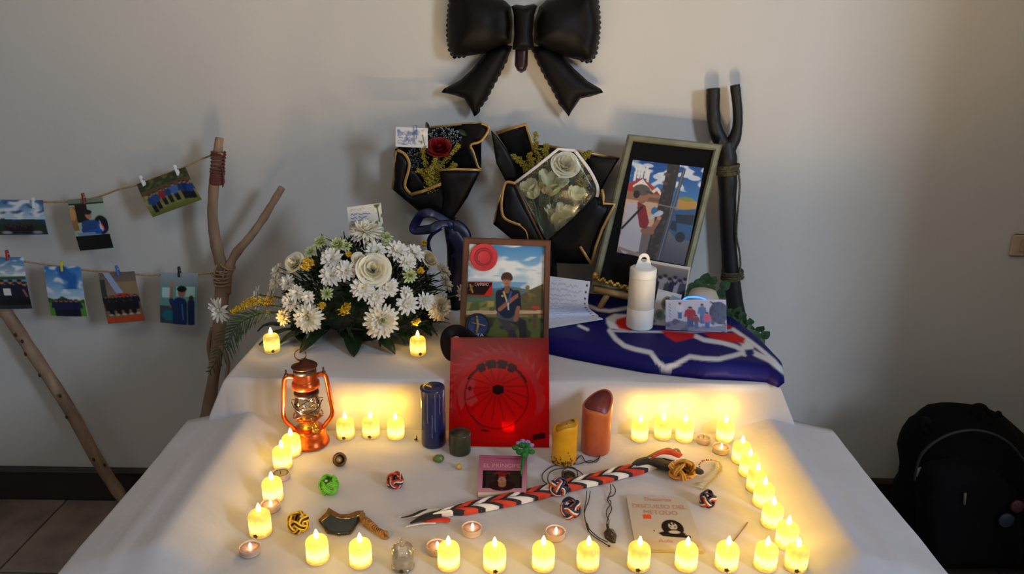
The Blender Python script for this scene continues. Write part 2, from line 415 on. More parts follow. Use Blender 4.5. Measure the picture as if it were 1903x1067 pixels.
# ---------------------------------------------------------------- foil bow balloon
bc = P(968, 70, WY-.03)
bow = thing('bow_balloon', 'large black foil balloon in the shape of a bow on the wall', 'balloon', (bc.x, WY-.03, bc.z))
Zb = Zm(780, 0, 4.64)
def wallp(pts, d=WY-.03): return [(lambda v: (v.x, v.z))(P(x, y, d)) for x, y in pts]
def scallop(pts, i0, i1, nper, amp):
    """replace the edge run i0..i1 by small scallops"""
    out = list(pts[:i0]); run = [Vector(p) for p in pts[i0:i1+1]]; L = [0]
    for a, b in zip(run, run[1:]): L.append(L[-1]+(b-a).length)
    tot = L[-1]; m = nper*5; c = sum((Vector(p) for p in pts), Vector((0, 0)))/len(pts)
    for k in range(m+1):
        s = tot*k/m; j = max(i for i in range(len(L)-1) if L[i] <= s+1e-9); f = (s-L[j])/max(L[j+1]-L[j], 1e-9)
        p = run[j].lerp(run[j+1], f); tg = (run[j+1]-run[j]).normalized(); nn = Vector((tg.y, -tg.x))
        if nn.dot(p-c) < 0: nn = -nn
        p = p+nn*amp*abs(math.sin(math.pi*k/5)); out.append(tuple(p))
    return out+list(pts[i1+1:])
def bowpart(name, pts, hf, step=.008, w=None, hb=.012, crease=None, label=None):
    def fn(x, z, h):
        y = WY-.032-h
        if crease: y += crease(x, z)*(h > 0)
        return Vector((x, y, z))
    return mesh(name, pillow(pts, step, hf, hb, w, fn), BLACKF, bow, label=label)
LX = wallp(Zb([(790, 60), (740, 10), (640, -45), (480, -95), (330, -110), (270, -60), (250, 60), (240, 200), (240, 320), (255, 430), (290, 495), (400, 485), (560, 460), (700, 410), (790, 370), (800, 200)]))
bowpart('loop', scallop(LX, 5, 11, 16, .004), .062, crease=lambda x, z: .006*math.sin((x-bc.x)*70+nz(x*9, z*9)*3))
RXp = wallp(Zb([(1030, 60), (1090, 5), (1200, -45), (1340, -95), (1470, -110), (1525, -50), (1545, 80), (1552, 220), (1540, 350), (1520, 470), (1465, 540), (1380, 520), (1220, 480), (1080, 430), (985, 370), (985, 200)]))
bowpart('loop', scallop(RXp, 5, 11, 16, .004), .062, crease=lambda x, z: .006*math.sin((x-bc.x)*70+nz(x*9, z*9)*3))
LT = wallp(Zb([(800, 400), (760, 500), (690, 640), (640, 730), (580, 850), (520, 930), (500, 985), (470, 1005), (440, 940), (385, 850), (300, 820), (185, 797), (210, 765), (350, 690), (450, 600), (540, 490), (600, 430), (720, 380)]))
bowpart('tail', scallop(LT, 1, 6, 9, .003), .03)
RT = wallp(Zb([(960, 400), (1010, 520), (1080, 660), (1150, 780), (1220, 920), (1285, 1005), (1310, 960), (1385, 850), (1480, 830), (1583, 797), (1560, 765), (1450, 700), (1330, 590), (1240, 490), (1100, 400)]))
bowpart('tail', scallop(RT, 0, 4, 9, .003), .03)
KN = wallp(Zb([(790, 60), (830, 45), (900, 55), (980, 40), (1010, 55), (985, 130), (970, 300), (985, 425), (880, 432), (800, 425), (815, 300), (810, 130)]))
def kfn(x, z, h): return Vector((x, WY-.075-h, z))
mesh('knot', pillow(KN, .007, .035, .04, .02, kfn), BLACKF, bow)
KT = wallp(Zb([(825, 400), (935, 400), (930, 560), (915, 605), (875, 628), (840, 608), (818, 560)]))
mesh('filling_stem', pillow(KT, .006, .016, .008, .012, lambda x, z, h: Vector((x, WY-.05-h, z))), mat('dark_red_foil', rgb(34, 16, 16), .35), bow)
# ---------------------------------------------------------------- forked branch (left), leaning pole, black forked stick
def knotty(path, rad, seed, n=10, per=6, amp=.12):
    sp = spline(path, per); m = len(sp); rr = [np.interp(i/(m-1), np.linspace(0, 1, len(rad)), rad)*(1+amp*nz(i*.35, seed)) for i in range(m)]
    return tube(sp, rr, n)
Zl = Zm(0, 230, 2.736)
fb = thing('forked_branch', 'pale peeled forked branch standing against the wall left of the flowers', 'branch', P(345, 960, 1.86))
D = 1.9
main = [P(330, 1010, 1.84), P(350, 900, 1.85), P(385, 770, 1.87), P(402, 660, 1.88), P(413, 540, D), P(412, 500, D), P(401, 450, D), P(395, 400, D), P(398, 340, D), P(404, 290, D), P(408, 256, D+.01)]
mesh('main_stem', knotty(main, [.019, .018, .017, .017, .019, .016, .0145, .0135, .013, .0125, .010], 3, amp=.2), WOODB, fb)
side = [P(421, 545, D), P(424, 505, D), P(438, 472, D), P(465, 440, D), P(490, 405, D), P(505, 380, D), P(524, 349, D)]
mesh('side_branch', knotty(side, [.012, .0125, .0115, .0105, .010, .0095, .0085], 8, amp=.18), WOODB, fb)
low = [P(395, 610, 1.885), P(388, 640, 1.885), P(392, 668, 1.885)]
mesh('side_branch', knotty(low+[P(402, 690, 1.88)], [.006, .006, .006, .005], 5), WOODB, fb)
mesh('side_branch', knotty([P(404, 640, 1.87), P(418, 655, 1.865), P(424, 680, 1.86), P(420, 705, 1.86)], [.006, .006, .005, .004], 6), WOODB, fb)
def wraps(path, r, turns, cr, n=6):
    sp = spline(path, 10); out = []; m = turns*14
    for i in range(m+1):
        f = i/m*(len(sp)-1.001); j = int(f); p = sp[j].lerp(sp[min(j+1, len(sp)-1)], f-j); t = (sp[min(j+1, len(sp)-1)]-sp[j]).normalized()
        u = t.orthogonal().normalized(); b = t.cross(u); a = 2*math.pi*i/14
        out.append(p+(u*math.cos(a)+b*math.sin(a))*r*(1+.05*math.sin(i*1.7)))
    return tube(out, cr, n)
mesh('cord_wrap', wraps([P(403, 341, D), P(404, 320, D), P(406, 282, D+.003)], .0155, 13, .0032), MAROON, fb)
mesh('cord_end', tube([P(412, 310, D-.012), P(416, 330, D-.014), P(414, 348, D-.013)], .0018, 5), MAROON, fb)
tw = M(); tw.add(wraps([P(413, 530, D), P(414, 500, D)], .0215, 5, .0022)); tw.add(wraps([P(404, 520, D), P(424, 492, D)], .020, 3, .0022)); tw.add(wraps([P(401, 500, D), P(428, 510, D)], .0225, 2, .0022))
mesh('twine_lashing', tw, TWINE, fb)
pl = thing('leaning_pole', 'long peeled wooden pole leaning over the baseboard at far left', 'pole', P(252, 962, 1.93))
ZL = Zm(0, 560, 2.104)
pp = ZL([(20, 40), (120, 190), (270, 420), (380, 620), (480, 770)])
mesh('shaft', knotty([P(-10, 560, 1.96)]+[P(x, y, 1.955-.03*i/4) for i, (x, y) in enumerate(pp)]+[P(252, 960, 1.92)], [.016, .0165, .017, .017, .017, .017, .017], 11, n=12, per=10), WOODB, pl)
KNOT = mat('dark_wood_knot', rgb(62, 38, 26), .8)
for k, (x, y) in enumerate(ZL([(72, 125), (98, 150), (110, 200), (165, 282), (245, 362), (270, 445), (375, 610), (418, 632)])):
    c = P(x, y, 1.94-.03*k/8)-Vector((0, .0125, 0))
    mesh('knot', sphere(c, .0042, 8, 6, (1, .45, 1.5)), KNOT, pl)
bs = thing('forked_stick', 'black forked wooden staff leaning on the wall right of the big picture', 'stick', P(1392, 640, 1.9))
Zk = Zm(1080, 140, 2.135)
def K(pts, d): return [P(x, y, d) for x, y in Zk(pts)]
mesh('shaft', knotty(K([(690, 1900), (660, 1180), (630, 1020), (600, 830), (588, 700), (583, 560), (582, 420), (578, 320), (572, 262)], 1.963), [.025, .0245, .024, .022, .0215, .023, .026, .019], 2, n=12), WOODK, bs)
mesh('fork_prong', knotty(K([(575, 290), (548, 250), (530, 200), (524, 140), (524, 90), (524, 52)], 1.963), [.019, .019, .0175, .0168, .0172, .0175], 4, n=12, amp=.08), WOODK, bs)
mesh('fork_prong', knotty(K([(585, 290), (608, 250), (620, 200), (621, 140), (616, 90), (610, 39)], 1.963), [.019, .017, .0125, .0125, .0125, .0125], 5, n=12, amp=.08), WOODK, bs)
mesh('rope_lashing', wraps(K([(583, 392), (583, 356)], 1.963), .0265, 5, .0034), OLIVE, bs)
mesh('rope_lashing', wraps(K([(600, 808), (600, 776)], 1.963), .0275, 4, .0034), OLIVE, bs)
mesh('paracord', tube(spline(K([(622, 372), (629, 430), (625, 500), (619, 570), (617, 640), (628, 700), (632, 750), (628, 790)], 1.937), 5), .0026, 6), mat('dark_paracord', rgb(45, 43, 36), .9, col2=rgb(110, 104, 84), nscale=350), bs)
# ---------------------------------------------------------------- photo lines
DS = 1.925
top = [P(x, y, DS) for x, y in Zl([(1140, 158), (1112, 150), (1080, 160), (1010, 185), (943, 218), (820, 262), (695, 312), (600, 335), (510, 368), (420, 388), (340, 396), (230, 398), (100, 392), (0, 390), (-150, 385)])]
top[0] = P(414, 287, D-.017); top[1] = P(407, 285, D-.018)
tag(mesh('twine_line', tube(spline(top, 4), .0026, 6), TWINE), 'upper jute twine line sloping up to the top of the branch', 'twine')
bot = [P(x, y, DS-.005) for x, y in Zl([(1150, 752), (1110, 757), (1010, 765), (915, 764), (820, 768), (760, 771), (690, 766), (600, 755), (500, 750), (410, 742), (316, 727), (220, 715), (120, 700), (40, 686), (0, 680), (-150, 650)])]
tag(mesh('twine_line', tube(spline(bot, 4), .0024, 6), TWINE), 'lower jute twine line tied level at the fork of the branch', 'twine')
def photo(c4, cv, label, d=DS-.006, tilt=.0, curl=.004, cat='photograph', nm='photo_print'):
    c = [P(x, y, d-(tilt if i > 1 else 0)) for i, (x, y) in enumerate(c4)]
    return tag(print_on(nm, cv, c, PRINT, bow=lambda u, v: curl*math.sin(math.pi*v)+curl*.5*math.sin(math.pi*u)), label, cat)
NV = (22, 26, 52)
cv = Cv(100, 66, 64, (80, 130, 180)).grad(0, 36, (60, 110, 165), (190, 210, 225)).blotch(.05, (215, 225, 232), .0, 0, 36, 1, asp=2).blotch(.06, (60, 85, 120), .15, 0, 30, 4, asp=2)
cv.poly([(0, 38), (20, 34), (45, 37), (70, 35), (100, 38), (100, 66), (0, 66)], (40, 58, 62)).rect(0, 45, 100, 66, (38, 52, 34))
for i in range(7): cv.ell(28+i*7, 52+(i % 3)*2, 6, 9, (18, 20, 34)).ell(27+i*7, 46+(i % 3)*2, 2.2, 2.6, (70, 50, 44))
cv.ell(25, 61, 10, 3, (150, 150, 160)).ell(82, 61, 9, 3, (140, 140, 150)); cv.rect(0, 63, 100, 66, (26, 26, 30))
photo([(-15, 371), (80, 372), (90, 436), (-10, 437)], cv, 'photo of cloudy sky over green hills, at left end of the upper line')
cv = Cv(66, 100, 44, (160, 180, 168)).rect(0, 0, 66, 8, (120, 130, 110)).rect(0, 8, 66, 12, (40, 46, 44)).rect(12, 12, 34, 45, (26, 24, 24)).rect(0, 14, 12, 60, (150, 108, 62)).ell(4, 28, 7, 12, (196, 150, 90))
cv.ell(54, 52, 13, 18, (22, 26, 30)).line(28, 52, 40, 52, 11, (36, 74, 130)).line(22, 60, 46, 62, 7, (34, 68, 128)).ell(34, 32, 6, 7.5, (178, 128, 96)).ell(34, 26, 7, 4.5, (30, 24, 20)).poly([(20, 62), (44, 58), (52, 40), (60, 62), (50, 68), (20, 70)], (36, 84, 170)).poly([(52, 44), (58, 56), (54, 64), (50, 58)], (210, 190, 200)).line(54, 48, 58, 60, 1, (190, 40, 50)).rect(0, 70, 66, 100, (17, 17, 19)).rect(6, 64, 40, 70, (120, 150, 180))
photo([(125, 371), (191, 366), (212, 461), (149, 467)], cv, 'photo of a person in a blue shirt at a black desk, hanging slightly tilted')
cv = Cv(100, 70, 66, (120, 122, 60)).rect(0, 0, 100, 26, (50, 58, 34)).blotch(.12, (84, 92, 50), .0, 0, 26, 3).rect(0, 18, 100, 27, (88, 70, 48)).blotch(.1, (150, 146, 80), .05, 26, 70, 6).grad(58, 70, (112, 116, 54), (96, 102, 46))
for x, y, h, c in ((14, 62, 36, (30, 62, 120)), (24, 58, 34, (34, 66, 128)), (38, 54, 32, (140, 36, 44)), (50, 54, 32, (34, 62, 116)), (63, 54, 34, (60, 96, 170)), (78, 56, 36, (28, 52, 108)), (86, 58, 36, (24, 40, 90)), (92, 60, 34, (30, 60, 130))): cv.person(x, y, h, c, (22, 24, 34), wd=1.1)
photo([(254, 343), (345, 310), (375, 371), (284, 404)], cv, 'photo of scouts standing on grass, tilted, nearest the branch on the upper line', tilt=.004)
cv = Cv(66, 100, 44, (110, 150, 190)).grad(0, 35, (70, 120, 170), (190, 205, 215)).blotch(.07, (225, 230, 235), .0, 0, 36, 7, asp=2).rect(0, 36, 66, 42, (50, 90, 60))
for i in range(8): cv.person(5+i*8, 92+(i % 2)*4, 50, (24, 28, 48), (15, 16, 24), wd=1.3)
cv.rect(22, 58, 36, 72, (225, 226, 228)).line(58, 62, 62, 74, 2, (150, 100, 80)).rect(0, 92, 66, 100, (44, 44, 46))
photo([(-23, 478), (43, 478), (60, 574), (-8, 575)], cv, 'photo of a group holding a white paper, at left end of the lower line', d=DS-.011)
cv = Cv(66, 92, 44).grad(0, 55, (40, 110, 185), (175, 205, 228)).blotch(.07, (205, 222, 236), .05, 0, 60, 11, asp=2).blotch(.04, (36, 96, 170), .1, 0, 40, 5)
cv.poly([(0, 56), (14, 60), (26, 53), (40, 60), (55, 62), (66, 58), (66, 92), (0, 92)], (48, 88, 46)).rect(0, 66, 66, 92, (86, 140, 48))
for i in range(5): cv.person(14+i*9, 89, 30, (20, 30, 66), (16, 20, 44), wd=1.6)
photo([(82, 495), (150, 495), (164, 589), (96, 588)], cv, 'photo of bright blue sky over a green field, hanging by the yellow peg', d=DS-.011)
cv = Cv(66, 92, 44, (120, 96, 80)).grad(0, 40, (104, 92, 88), (140, 116, 98)).rect(26, 18, 66, 42, (142, 122, 90)).poly([(8, 0), (20, 0), (40, 36), (28, 38)], (150, 170, 205)).rect(0, 12, 10, 44, (50, 60, 54)).ell(38, 41, 14, 4, (180, 50, 40))
for i in range(9): cv.person(6+i*6.6, 66+(i % 2)*8, 26, (22, 22, 30), (16, 16, 20), wd=1.5)
for i in range(5): cv.ell(10+i*12, 76, 4, 2, (180, 170, 160))
cv.rect(0, 79, 66, 92, (178, 74, 34))
photo([(183, 508), (250, 504), (270, 596), (201, 602)], cv, 'photo of a seated group on an orange floor, hanging by the blue peg', d=DS-.011)
cv = Cv(66, 94, 44, (130, 150, 152)).grad(0, 22, (150, 160, 165), (120, 140, 145)).rect(0, 22, 66, 60, (96, 150, 140)).rect(4, 26, 22, 44, (176, 205, 200)).rect(30, 24, 62, 42, (166, 200, 196)).rect(36, 24, 38, 42, (70, 110, 104)).rect(0, 60, 26, 94, (60, 74, 84)).ell(16, 78, 12, 10, (30, 110, 130))
cv.line(20, 60, 21, 24, 3, (150, 110, 90)).ell(21, 20, 3, 5, (170, 124, 100)).line(26, 62, 21, 50, 4.5, (24, 50, 96)).line(36, 90, 36, 56, 13, (22, 48, 92)).ell(39, 34, 7, 9.5, (150, 108, 86)).ell(39, 28, 8.5, 5.5, (18, 15, 14)).line(56, 90, 56, 52, 6, (20, 40, 80)).ell(56, 44, 4, 5, (60, 44, 38)).line(40, 56, 42, 84, 1, (90, 120, 190))
photo([(299, 506), (368, 508), (366, 605), (298, 600)], cv, 'photo of a uniformed person raising a hand, hanging by the dark peg', d=DS-.011)
def peg(x, y, col, label, d=DS-.012, rot=0):
    c = P(x, y, d); t = thing('clothes_peg', label, 'clothes peg', c+Vector((0, 0, -.013)), 'clothes pegs on the twine lines')
    m_ = mat('peg_'+str(col), rgb(*col), .4); rm = Matrix.Rotation(rot, 3, 'Y')
    for k in (-1, 1):
        mesh('jaw', box(c+rm @ Vector((0, .0035*k, 0)), (.0065, .003, .028), rot=rm @ Matrix.Rotation(R(7*k), 3, 'X'), bev=.0012), m_, t, smooth=False)
    mesh('spring', tube([c+rm @ Vector((-.004, 0, .003)), c+rm @ Vector((.004, 0, .003))], .0022, 8), mat('spring_steel', rgb(170, 170, 170), .3, metal=1), t)
for (x, y), col, lab, rot in zip(Zl([(172, 402), (426, 380), (724, 290), (898, 236), (38, 668), (316, 724), (598, 746), (912, 752)]),
    ((205, 220, 225), (120, 24, 40), (214, 218, 222), (222, 224, 226), (170, 28, 48), (190, 196, 50), (50, 110, 190), (24, 40, 36)),
    ('pale clear peg on the cloudy hills photo', 'dark red peg on the photo of the person at a desk', 'white peg on the left corner of the tilted group photo', 'white peg on the right corner of the tilted group photo', 'bright red peg on the lower left group photo', 'yellow peg on the lower line', 'blue peg on the lower line', 'dark green peg on the lower line'),
    (0, .1, .35, .35, 0, 0, .15, 0)):
    peg(x, y, col, lab, rot=-rot)
# ---------------------------------------------------------------- backpack on the floor at right
bx = thing('backpack', 'black backpack standing on the floor at the right edge', 'backpack', (1.27, 1.72, 0))
FAB = mat('black_nylon', rgb(6, 5, 6), .95, bump=.3, bscale=120, spec=.15)
def bpp(pts, d): return [(lambda v: (v.x, v.z))(P(x, y, d)) for x, y in pts]
Zr = Zm(1300, 700, 2.907)
ol = bpp(Zr([(1115, 560), (1105, 450), (1130, 350), (1190, 270), (1290, 200), (1420, 170), (1560, 185), (1680, 240), (1760, 310), (1880, 420), (2000, 600), (2060, 820)]), 1.72)
ol = [(x, max(z, .01)) for x, z in ol]+[(ol[-1][0]+.01, .012), (ol[0][0]+.02, .012), (ol[0][0]-.015, .1)]
mesh('body', pillow(ol, .022, .12, .09, .12, lambda x, z, h: Vector((x, 1.75-h+.006*nz(x*20, z*20), z))), FAB, bx)
pk = bpp(Zr([(1210, 640), (1260, 520), (1450, 480), (1640, 520), (1760, 640), (1800, 900), (1790, 1060), (1230, 1060)]), 1.6)
pk = [(x, max(z, .03)) for x, z in pk]
mesh('front_pocket', pillow(pk, .02, .05, .03, .05, lambda x, z, h: Vector((x, 1.645-h, z))), FAB, bx)
def bpath(pts, d): return [P(x, y, d) for x, y in Zr(pts)]
mesh('grab_handle', tube(spline(bpath([(1470, 190), (1490, 165), (1530, 160), (1555, 185)], 1.70), 5), .012, 8, flat=.5), FAB, bx)
mesh('strap_end', tube(spline(bpath([(1560, 200), (1600, 215), (1615, 195), (1625, 215)], 1.69), 4), .006, 6), FAB, bx)
mesh('shoulder_strap', tube(spline(bpath([(1240, 240), (1200, 235), (1190, 260), (1215, 290)], 1.70), 5), .014, 8, flat=.5), FAB, bx)
mesh('zip', tube(spline(bpath([(1160, 560), (1200, 420), (1330, 320), (1500, 290), (1660, 350), (1770, 480)], 1.612), 6), .0035, 6), mat('dark_zip', rgb(12, 12, 13), .7), bx)
cc = P(*Zr([(1190, 517)])[0], 1.655)
mesh('tag', sphere(cc, .012, 14, 8, (.75, .25, 1.3)), mat('grey_tag', rgb(150, 150, 152), .5), bx)
mesh('zip_pull', tube(bpath([(1435, 630), (1430, 690)], 1.59), .0035, 6), mat('olive_tag', rgb(92, 86, 60), .6), bx)
for (x, y), c_, r_ in zip(Zr([(1715, 700), (1655, 775)]), ((70, 24, 32), (26, 36, 50)), (.016, .019)):
    q = P(x, y, 1.585)
    mesh('badge', M().add(lathe([(0, -.002), (r_, -.002), (r_, .003), (r_*.86, .005), (0, .005)], 18), frame_at(q, (0, -1, .1))), mat('badge_'+str(c_), rgb(*c_), .5), bx, label='round badge')
# ---------------------------------------------------------------- candles and everything on the low table
def led_mat(name, k, seed):
    m = bpy.data.materials.new(name); m.use_nodes = True; nt = m.node_tree; b = nt.nodes['Principled BSDF']; N = nt.nodes.new; L = nt.links.new
    b.inputs['Base Color'].default_value = (.35, .30, .12, 1); b.inputs['Roughness'].default_value = .25
    tc = N('ShaderNodeTexCoord'); sp = N('ShaderNodeSeparateXYZ'); L(tc.outputs['Object'], sp.inputs[0])
    mr = N('ShaderNodeMapRange'); mr.inputs[1].default_value = 0; mr.inputs[2].default_value = .055; L(sp.outputs[2], mr.inputs[0])
    n = N('ShaderNodeTexNoise'); n.noise_dimensions = '4D'; n.inputs['Scale'].default_value = 120; n.inputs['W'].default_value = seed; L(tc.outputs['Object'], n.inputs['Vector'])
    ad = N('ShaderNodeMath'); ad.operation = 'MULTIPLY_ADD'; ad.inputs[1].default_value = .34; L(n.outputs['Fac'], ad.inputs[0])
    sb = N('ShaderNodeMath'); sb.operation = 'SUBTRACT'; sb.inputs[1].default_value = .17; L(mr.outputs[0], sb.inputs[0]); L(sb.outputs[0], ad.inputs[2])
    r = N('ShaderNodeValToRGB'); e = r.color_ramp.elements
    e[0].position = 0; e[0].color = (.20, .11, .01, 1); e[1].position = 1; e[1].color = (.26, .19, .04, 1)
    for p, c in ((.14, (.45, .28, .03)), (.26, (1, .68, .14)), (.42, (.85, .57, .09)), (.56, (.36, .24, .026)), (.72, (.24, .165, .018)), (.86, (.26, .18, .025))):
        q = e.new(p); q.color = (*c, 1)
    L(ad.outputs[0], r.inputs[0]); L(r.outputs[0], b.inputs['Emission Color']); b.inputs['Emission Strength'].default_value = k
    wv = N('ShaderNodeTexNoise'); wv.inputs['Scale'].default_value = 260; L(tc.outputs['Object'], wv.inputs['Vector'])
    bp = N('ShaderNodeBump'); bp.inputs['Strength'].default_value = .6; bp.inputs['Distance'].default_value = .001; L(wv.outputs['Fac'], bp.inputs['Height']); L(bp.outputs[0], b.inputs['Normal'])
    return m
LEDS = [led_mat('lit_candle_plastic_bright', 4.2, 1), led_mat('lit_candle_plastic', 3.0, 3), led_mat('lit_candle_plastic_soft', 2.2, 5)]
FLM = mat('candle_flame_tip', (.9, .8, .5), .3, emit=(1, .80, .34), estr=2.6)
RIM = film('clear_plastic_rim', (.96, .9, .75), .25, body=(.85, .75, .5), bodyw=.35)
CHARM = mat('bronze_charm', rgb(120, 84, 40), .4, metal=.7)
def make_candle(m, flame, lit=True, charm=False, wob=1):
    t = thing('flameless_candle', 'x', 'candle')
    body = lathe([(0, .003), (.0165, .003), (.0172, .006), (.0176, .012), (.0174, .024), (.0176, .031), (.0168, .0355), (.0145, .0385), (.010, .0400), (.0055, .0408), (0, .0412)], 22, lambda a, z: 1+.018*math.sin(9*a+wob)*(.008 < z < .034)+.012*math.sin(3*a+z*300))
    mesh('shell', body, m, t)
    mesh('base_rim', lathe([(.0150, 0), (.0182, 0), (.0186, .0035), (.0182, .006), (.0168, .0065)], 22), RIM, t)
    mesh('flame_tip', lathe([(.0034, .040), (.0045, .0435), (.0042, .047), (.0028, .0515), (.0010, .0555), (0, .0565)], 10), flame, t)
    if charm:
        c = M()
        for k in range(5):
            a = k*2*math.pi/5; c.add(sphere((.0025*math.cos(a), -.0178, .0055+.0025*math.sin(a)), .0017, 6, 5, (1, .5, 1)))
        c.add(sphere((0, -.018, .0055), .0012, 6, 5)); mesh('flower_charm', c, CHARM, t)
    return t
protos = {}; BEAM = 2.3   # upward spot added to the candles to brighten the upper wall
def glow(t, p=.27, beam=1):
    l = bpy.data.lights.new('candle_led', 'POINT'); l.energy = p; l.color = (1, .54, .06); l.shadow_soft_size = .006
    o = bpy.data.objects.new('candle_led', l); C.objects.link(o); o.parent = t; o.location = (0, 0, .063)
    if not beam: return t
    l = bpy.data.lights.new('candle_wall_beam', 'SPOT'); l.energy = BEAM; l.color = (1, .74, .44); l.shadow_soft_size = .006; l.spot_size = R(150); l.spot_blend = .7
    o = bpy.data.objects.new('candle_wall_beam', l); C.objects.link(o); o.parent = t; o.location = (0, 0, .060); o.rotation_euler = (math.pi, 0, 0); return t
CANDLES = [  # px, py of the base centre, brightness, charm, turn, label
 (591, 1039, 0, 0, 'lit candle in front of the dark pottery shard'),
 (671, 1046, 0, 0, 'lit candle just left of the unlit one in the front row'),
 (834, 1051, 0, 0, 'lit candle right of the unlit one, beside a half-hidden tealight'),
 (919, 1054, 0, 1, 'lit candle in the front row, in front of the lone tealight and the scarf'),
 (1009, 1052, 0, 0, 'lit candle in the front row touching the tealight near the knots'),
 (1092, 1052, 1, 0, 'lit candle in the front row between the tealight and the thin book'),
 (1186, 1052, 1, 1, 'lit candle before the left corner of the thin grey book'),
 (1274, 1052, 0, 0, 'lit candle before the right corner of the thin grey book'),
 (1349, 1052, 0, 1, 'lit candle in the front row at the end of the thin twig'),
 (1421, 1052, 0, 0, 'lit candle in the front row, second from its right end'),
 (1478, 1054, 1, 1, 'lit candle at the front right corner'),
 (1460, 1012, 0, 0, 'lit candle in the right column, directly behind the corner one'),
 (1433, 974, 0, 0, 'lit candle in the right column, third from the front corner'),
 (1417, 936, 0, 0, 'lit candle in the right column, fourth from the front corner'),
 (1404, 908, 1, 0, 'lit candle in the middle of the right column, partly hidden'),
 (1390, 880, 0, 0, 'lit candle in the right column, second from its back end'),
 (1376, 856, 0, 0, 'lit candle at the back end of the right column'),
 (1346, 817, 0, 0, 'lit candle standing alone at the back right corner'),
 (1271, 816, 0, 0, 'right one of the three lit candles right of the orange candle'),
 (1231, 812, 1, 0, 'middle one of the three lit candles right of the orange candle'),
 (1188, 815, 0, 0, 'left one of the three lit candles, nearest the orange candle'),
 (736, 811, 0, 0, 'brightest of the three lit candles between lantern and blue candle'),
 (690, 809, 1, 1, 'middle of the three lit candles between lantern and blue candle'),
 (643, 811, 1, 1, 'lit candle nearest the right side of the lantern'),
 (543, 843, 0, 0, 'lit candle touching the left front of the lantern base'),
 (526, 866, 0, 0, 'lit candle just in front of the one at the lantern base'),
 (508, 927, 0, 1, 'lit candle in the left column beside the small grey tin cup'),
 (485, 990, 1, 1, 'lit candle in the left column, in front of a tealight, nearest the viewer'),
 (945, 799, 0, 0, 'lit candle glowing through the red plastic sheet'),
]
for i, (px, py, br, ch, lab) in enumerate(CANDLES):
    bm = 830 < py; k = (br, ch, bm)
    if k not in protos: protos[k] = c = glow(make_candle(LEDS[br], FLM, charm=ch), (.085 if br == 0 else .06)*(1 if bm else 1.5), bm); c['label'] = lab; c.location = B(px, py, .001); c['group'] = 'lit flameless candles round the low table'; c.rotation_euler.z = .25*math.sin(i*3)
    else: dup(protos[k], B(px, py, .001), lab, .25*math.sin(i*3.0), rnd.uniform(.98, 1.03), 'lit flameless candles round the low table')
GREY = film('unlit_candle_plastic', (.98, .97, .94), .22, body=(.95, .9, .8), bodyw=.26)
un = make_candle(GREY, GREY, charm=True); un['label'] = 'unlit clear candle in the middle of the front row left half'; un.location = B(749, 1054, .001)
for px, py, lab in ((506, 652, 'dim lit candle at the left end of the raised tier'), (777, 657, 'lit candle on the raised tier in front of the white flowers')):
    c = PZ(px, py, U+.001); o = dup(protos[(1, 1, False)], c, lab, .4, 1.0)
    o['group'] = 'candles on the raised tier'
    if px < 600:
        for ch in o.children:
            if ch.name.startswith('shell'): ch.material_slots[0].link = 'OBJECT'; ch.material_slots[0].material = LEDS[2]
# tealights
CUP = mat('tealight_cup', rgb(214, 184, 166), .3, sss=.2); WAXP = mat('pink_wax', rgb(214, 170, 150), .35, col2=rgb(196, 138, 120), nscale=90, bump=.6, bscale=160, sss=.2)
TIP = mat('tealight_spark', (1, .9, .7), .3, emit=(1, .86, .6), estr=9)
def tealight(px, py, lab, lit=True, wax=WAXP, r=.0165):
    t = thing('tealight', lab, 'candle', B(px, py, .001)); p = WL[t.name]; m = Matrix.Translation(p)
    mesh('cup', M().add(lathe([(0, 0), (r*.95, 0), (r, .002), (r, .0115), (r*1.04, .012), (r*.97, .0118), (r*.95, .004), (0, .004)], 24), m), CUP, t)
    mesh('wax', M().add(lathe([(r*.94, .005), (r*.94, .009), (r*.6, .0095), (r*.3, .0088), (0, .0086)], 20), m), wax, t)
    if lit: mesh('flame_tip', M().add(lathe([(.001, .009), (.0026, .012), (.0018, .016), (0, .019)], 8), m @ Matrix.Translation((.001, 0, 0))), TIP, t)
    else: mesh('wick', M().add(lathe([(.0006, .009), (.0006, .015), (0, .0155)], 6), m), BLACKP, t)
for a in ((465, 1027, 'pinkish lit tealight alone at the front left corner'), (877, 990, 'pinkish lit tealight below the middle of the braided scarf'), (1032, 997, 'pinkish lit tealight below the round navy and red knot'),
          (812, 1024, 'tealight half hidden behind a lit candle right of the unlit one'), (503, 946, 'tealight behind the front candle of the left column'), (1339, 839, 'lit tealight in front of the lone back right candle')): tealight(*a)
tealight(1307, 821, 'clear unlit tealight between the back right candles', False, GREY, .015)
tealight(522, 888, 'small grey unlit tin cup behind a candle of the left column', False, mat('grey_wax', rgb(120, 110, 92), .5))
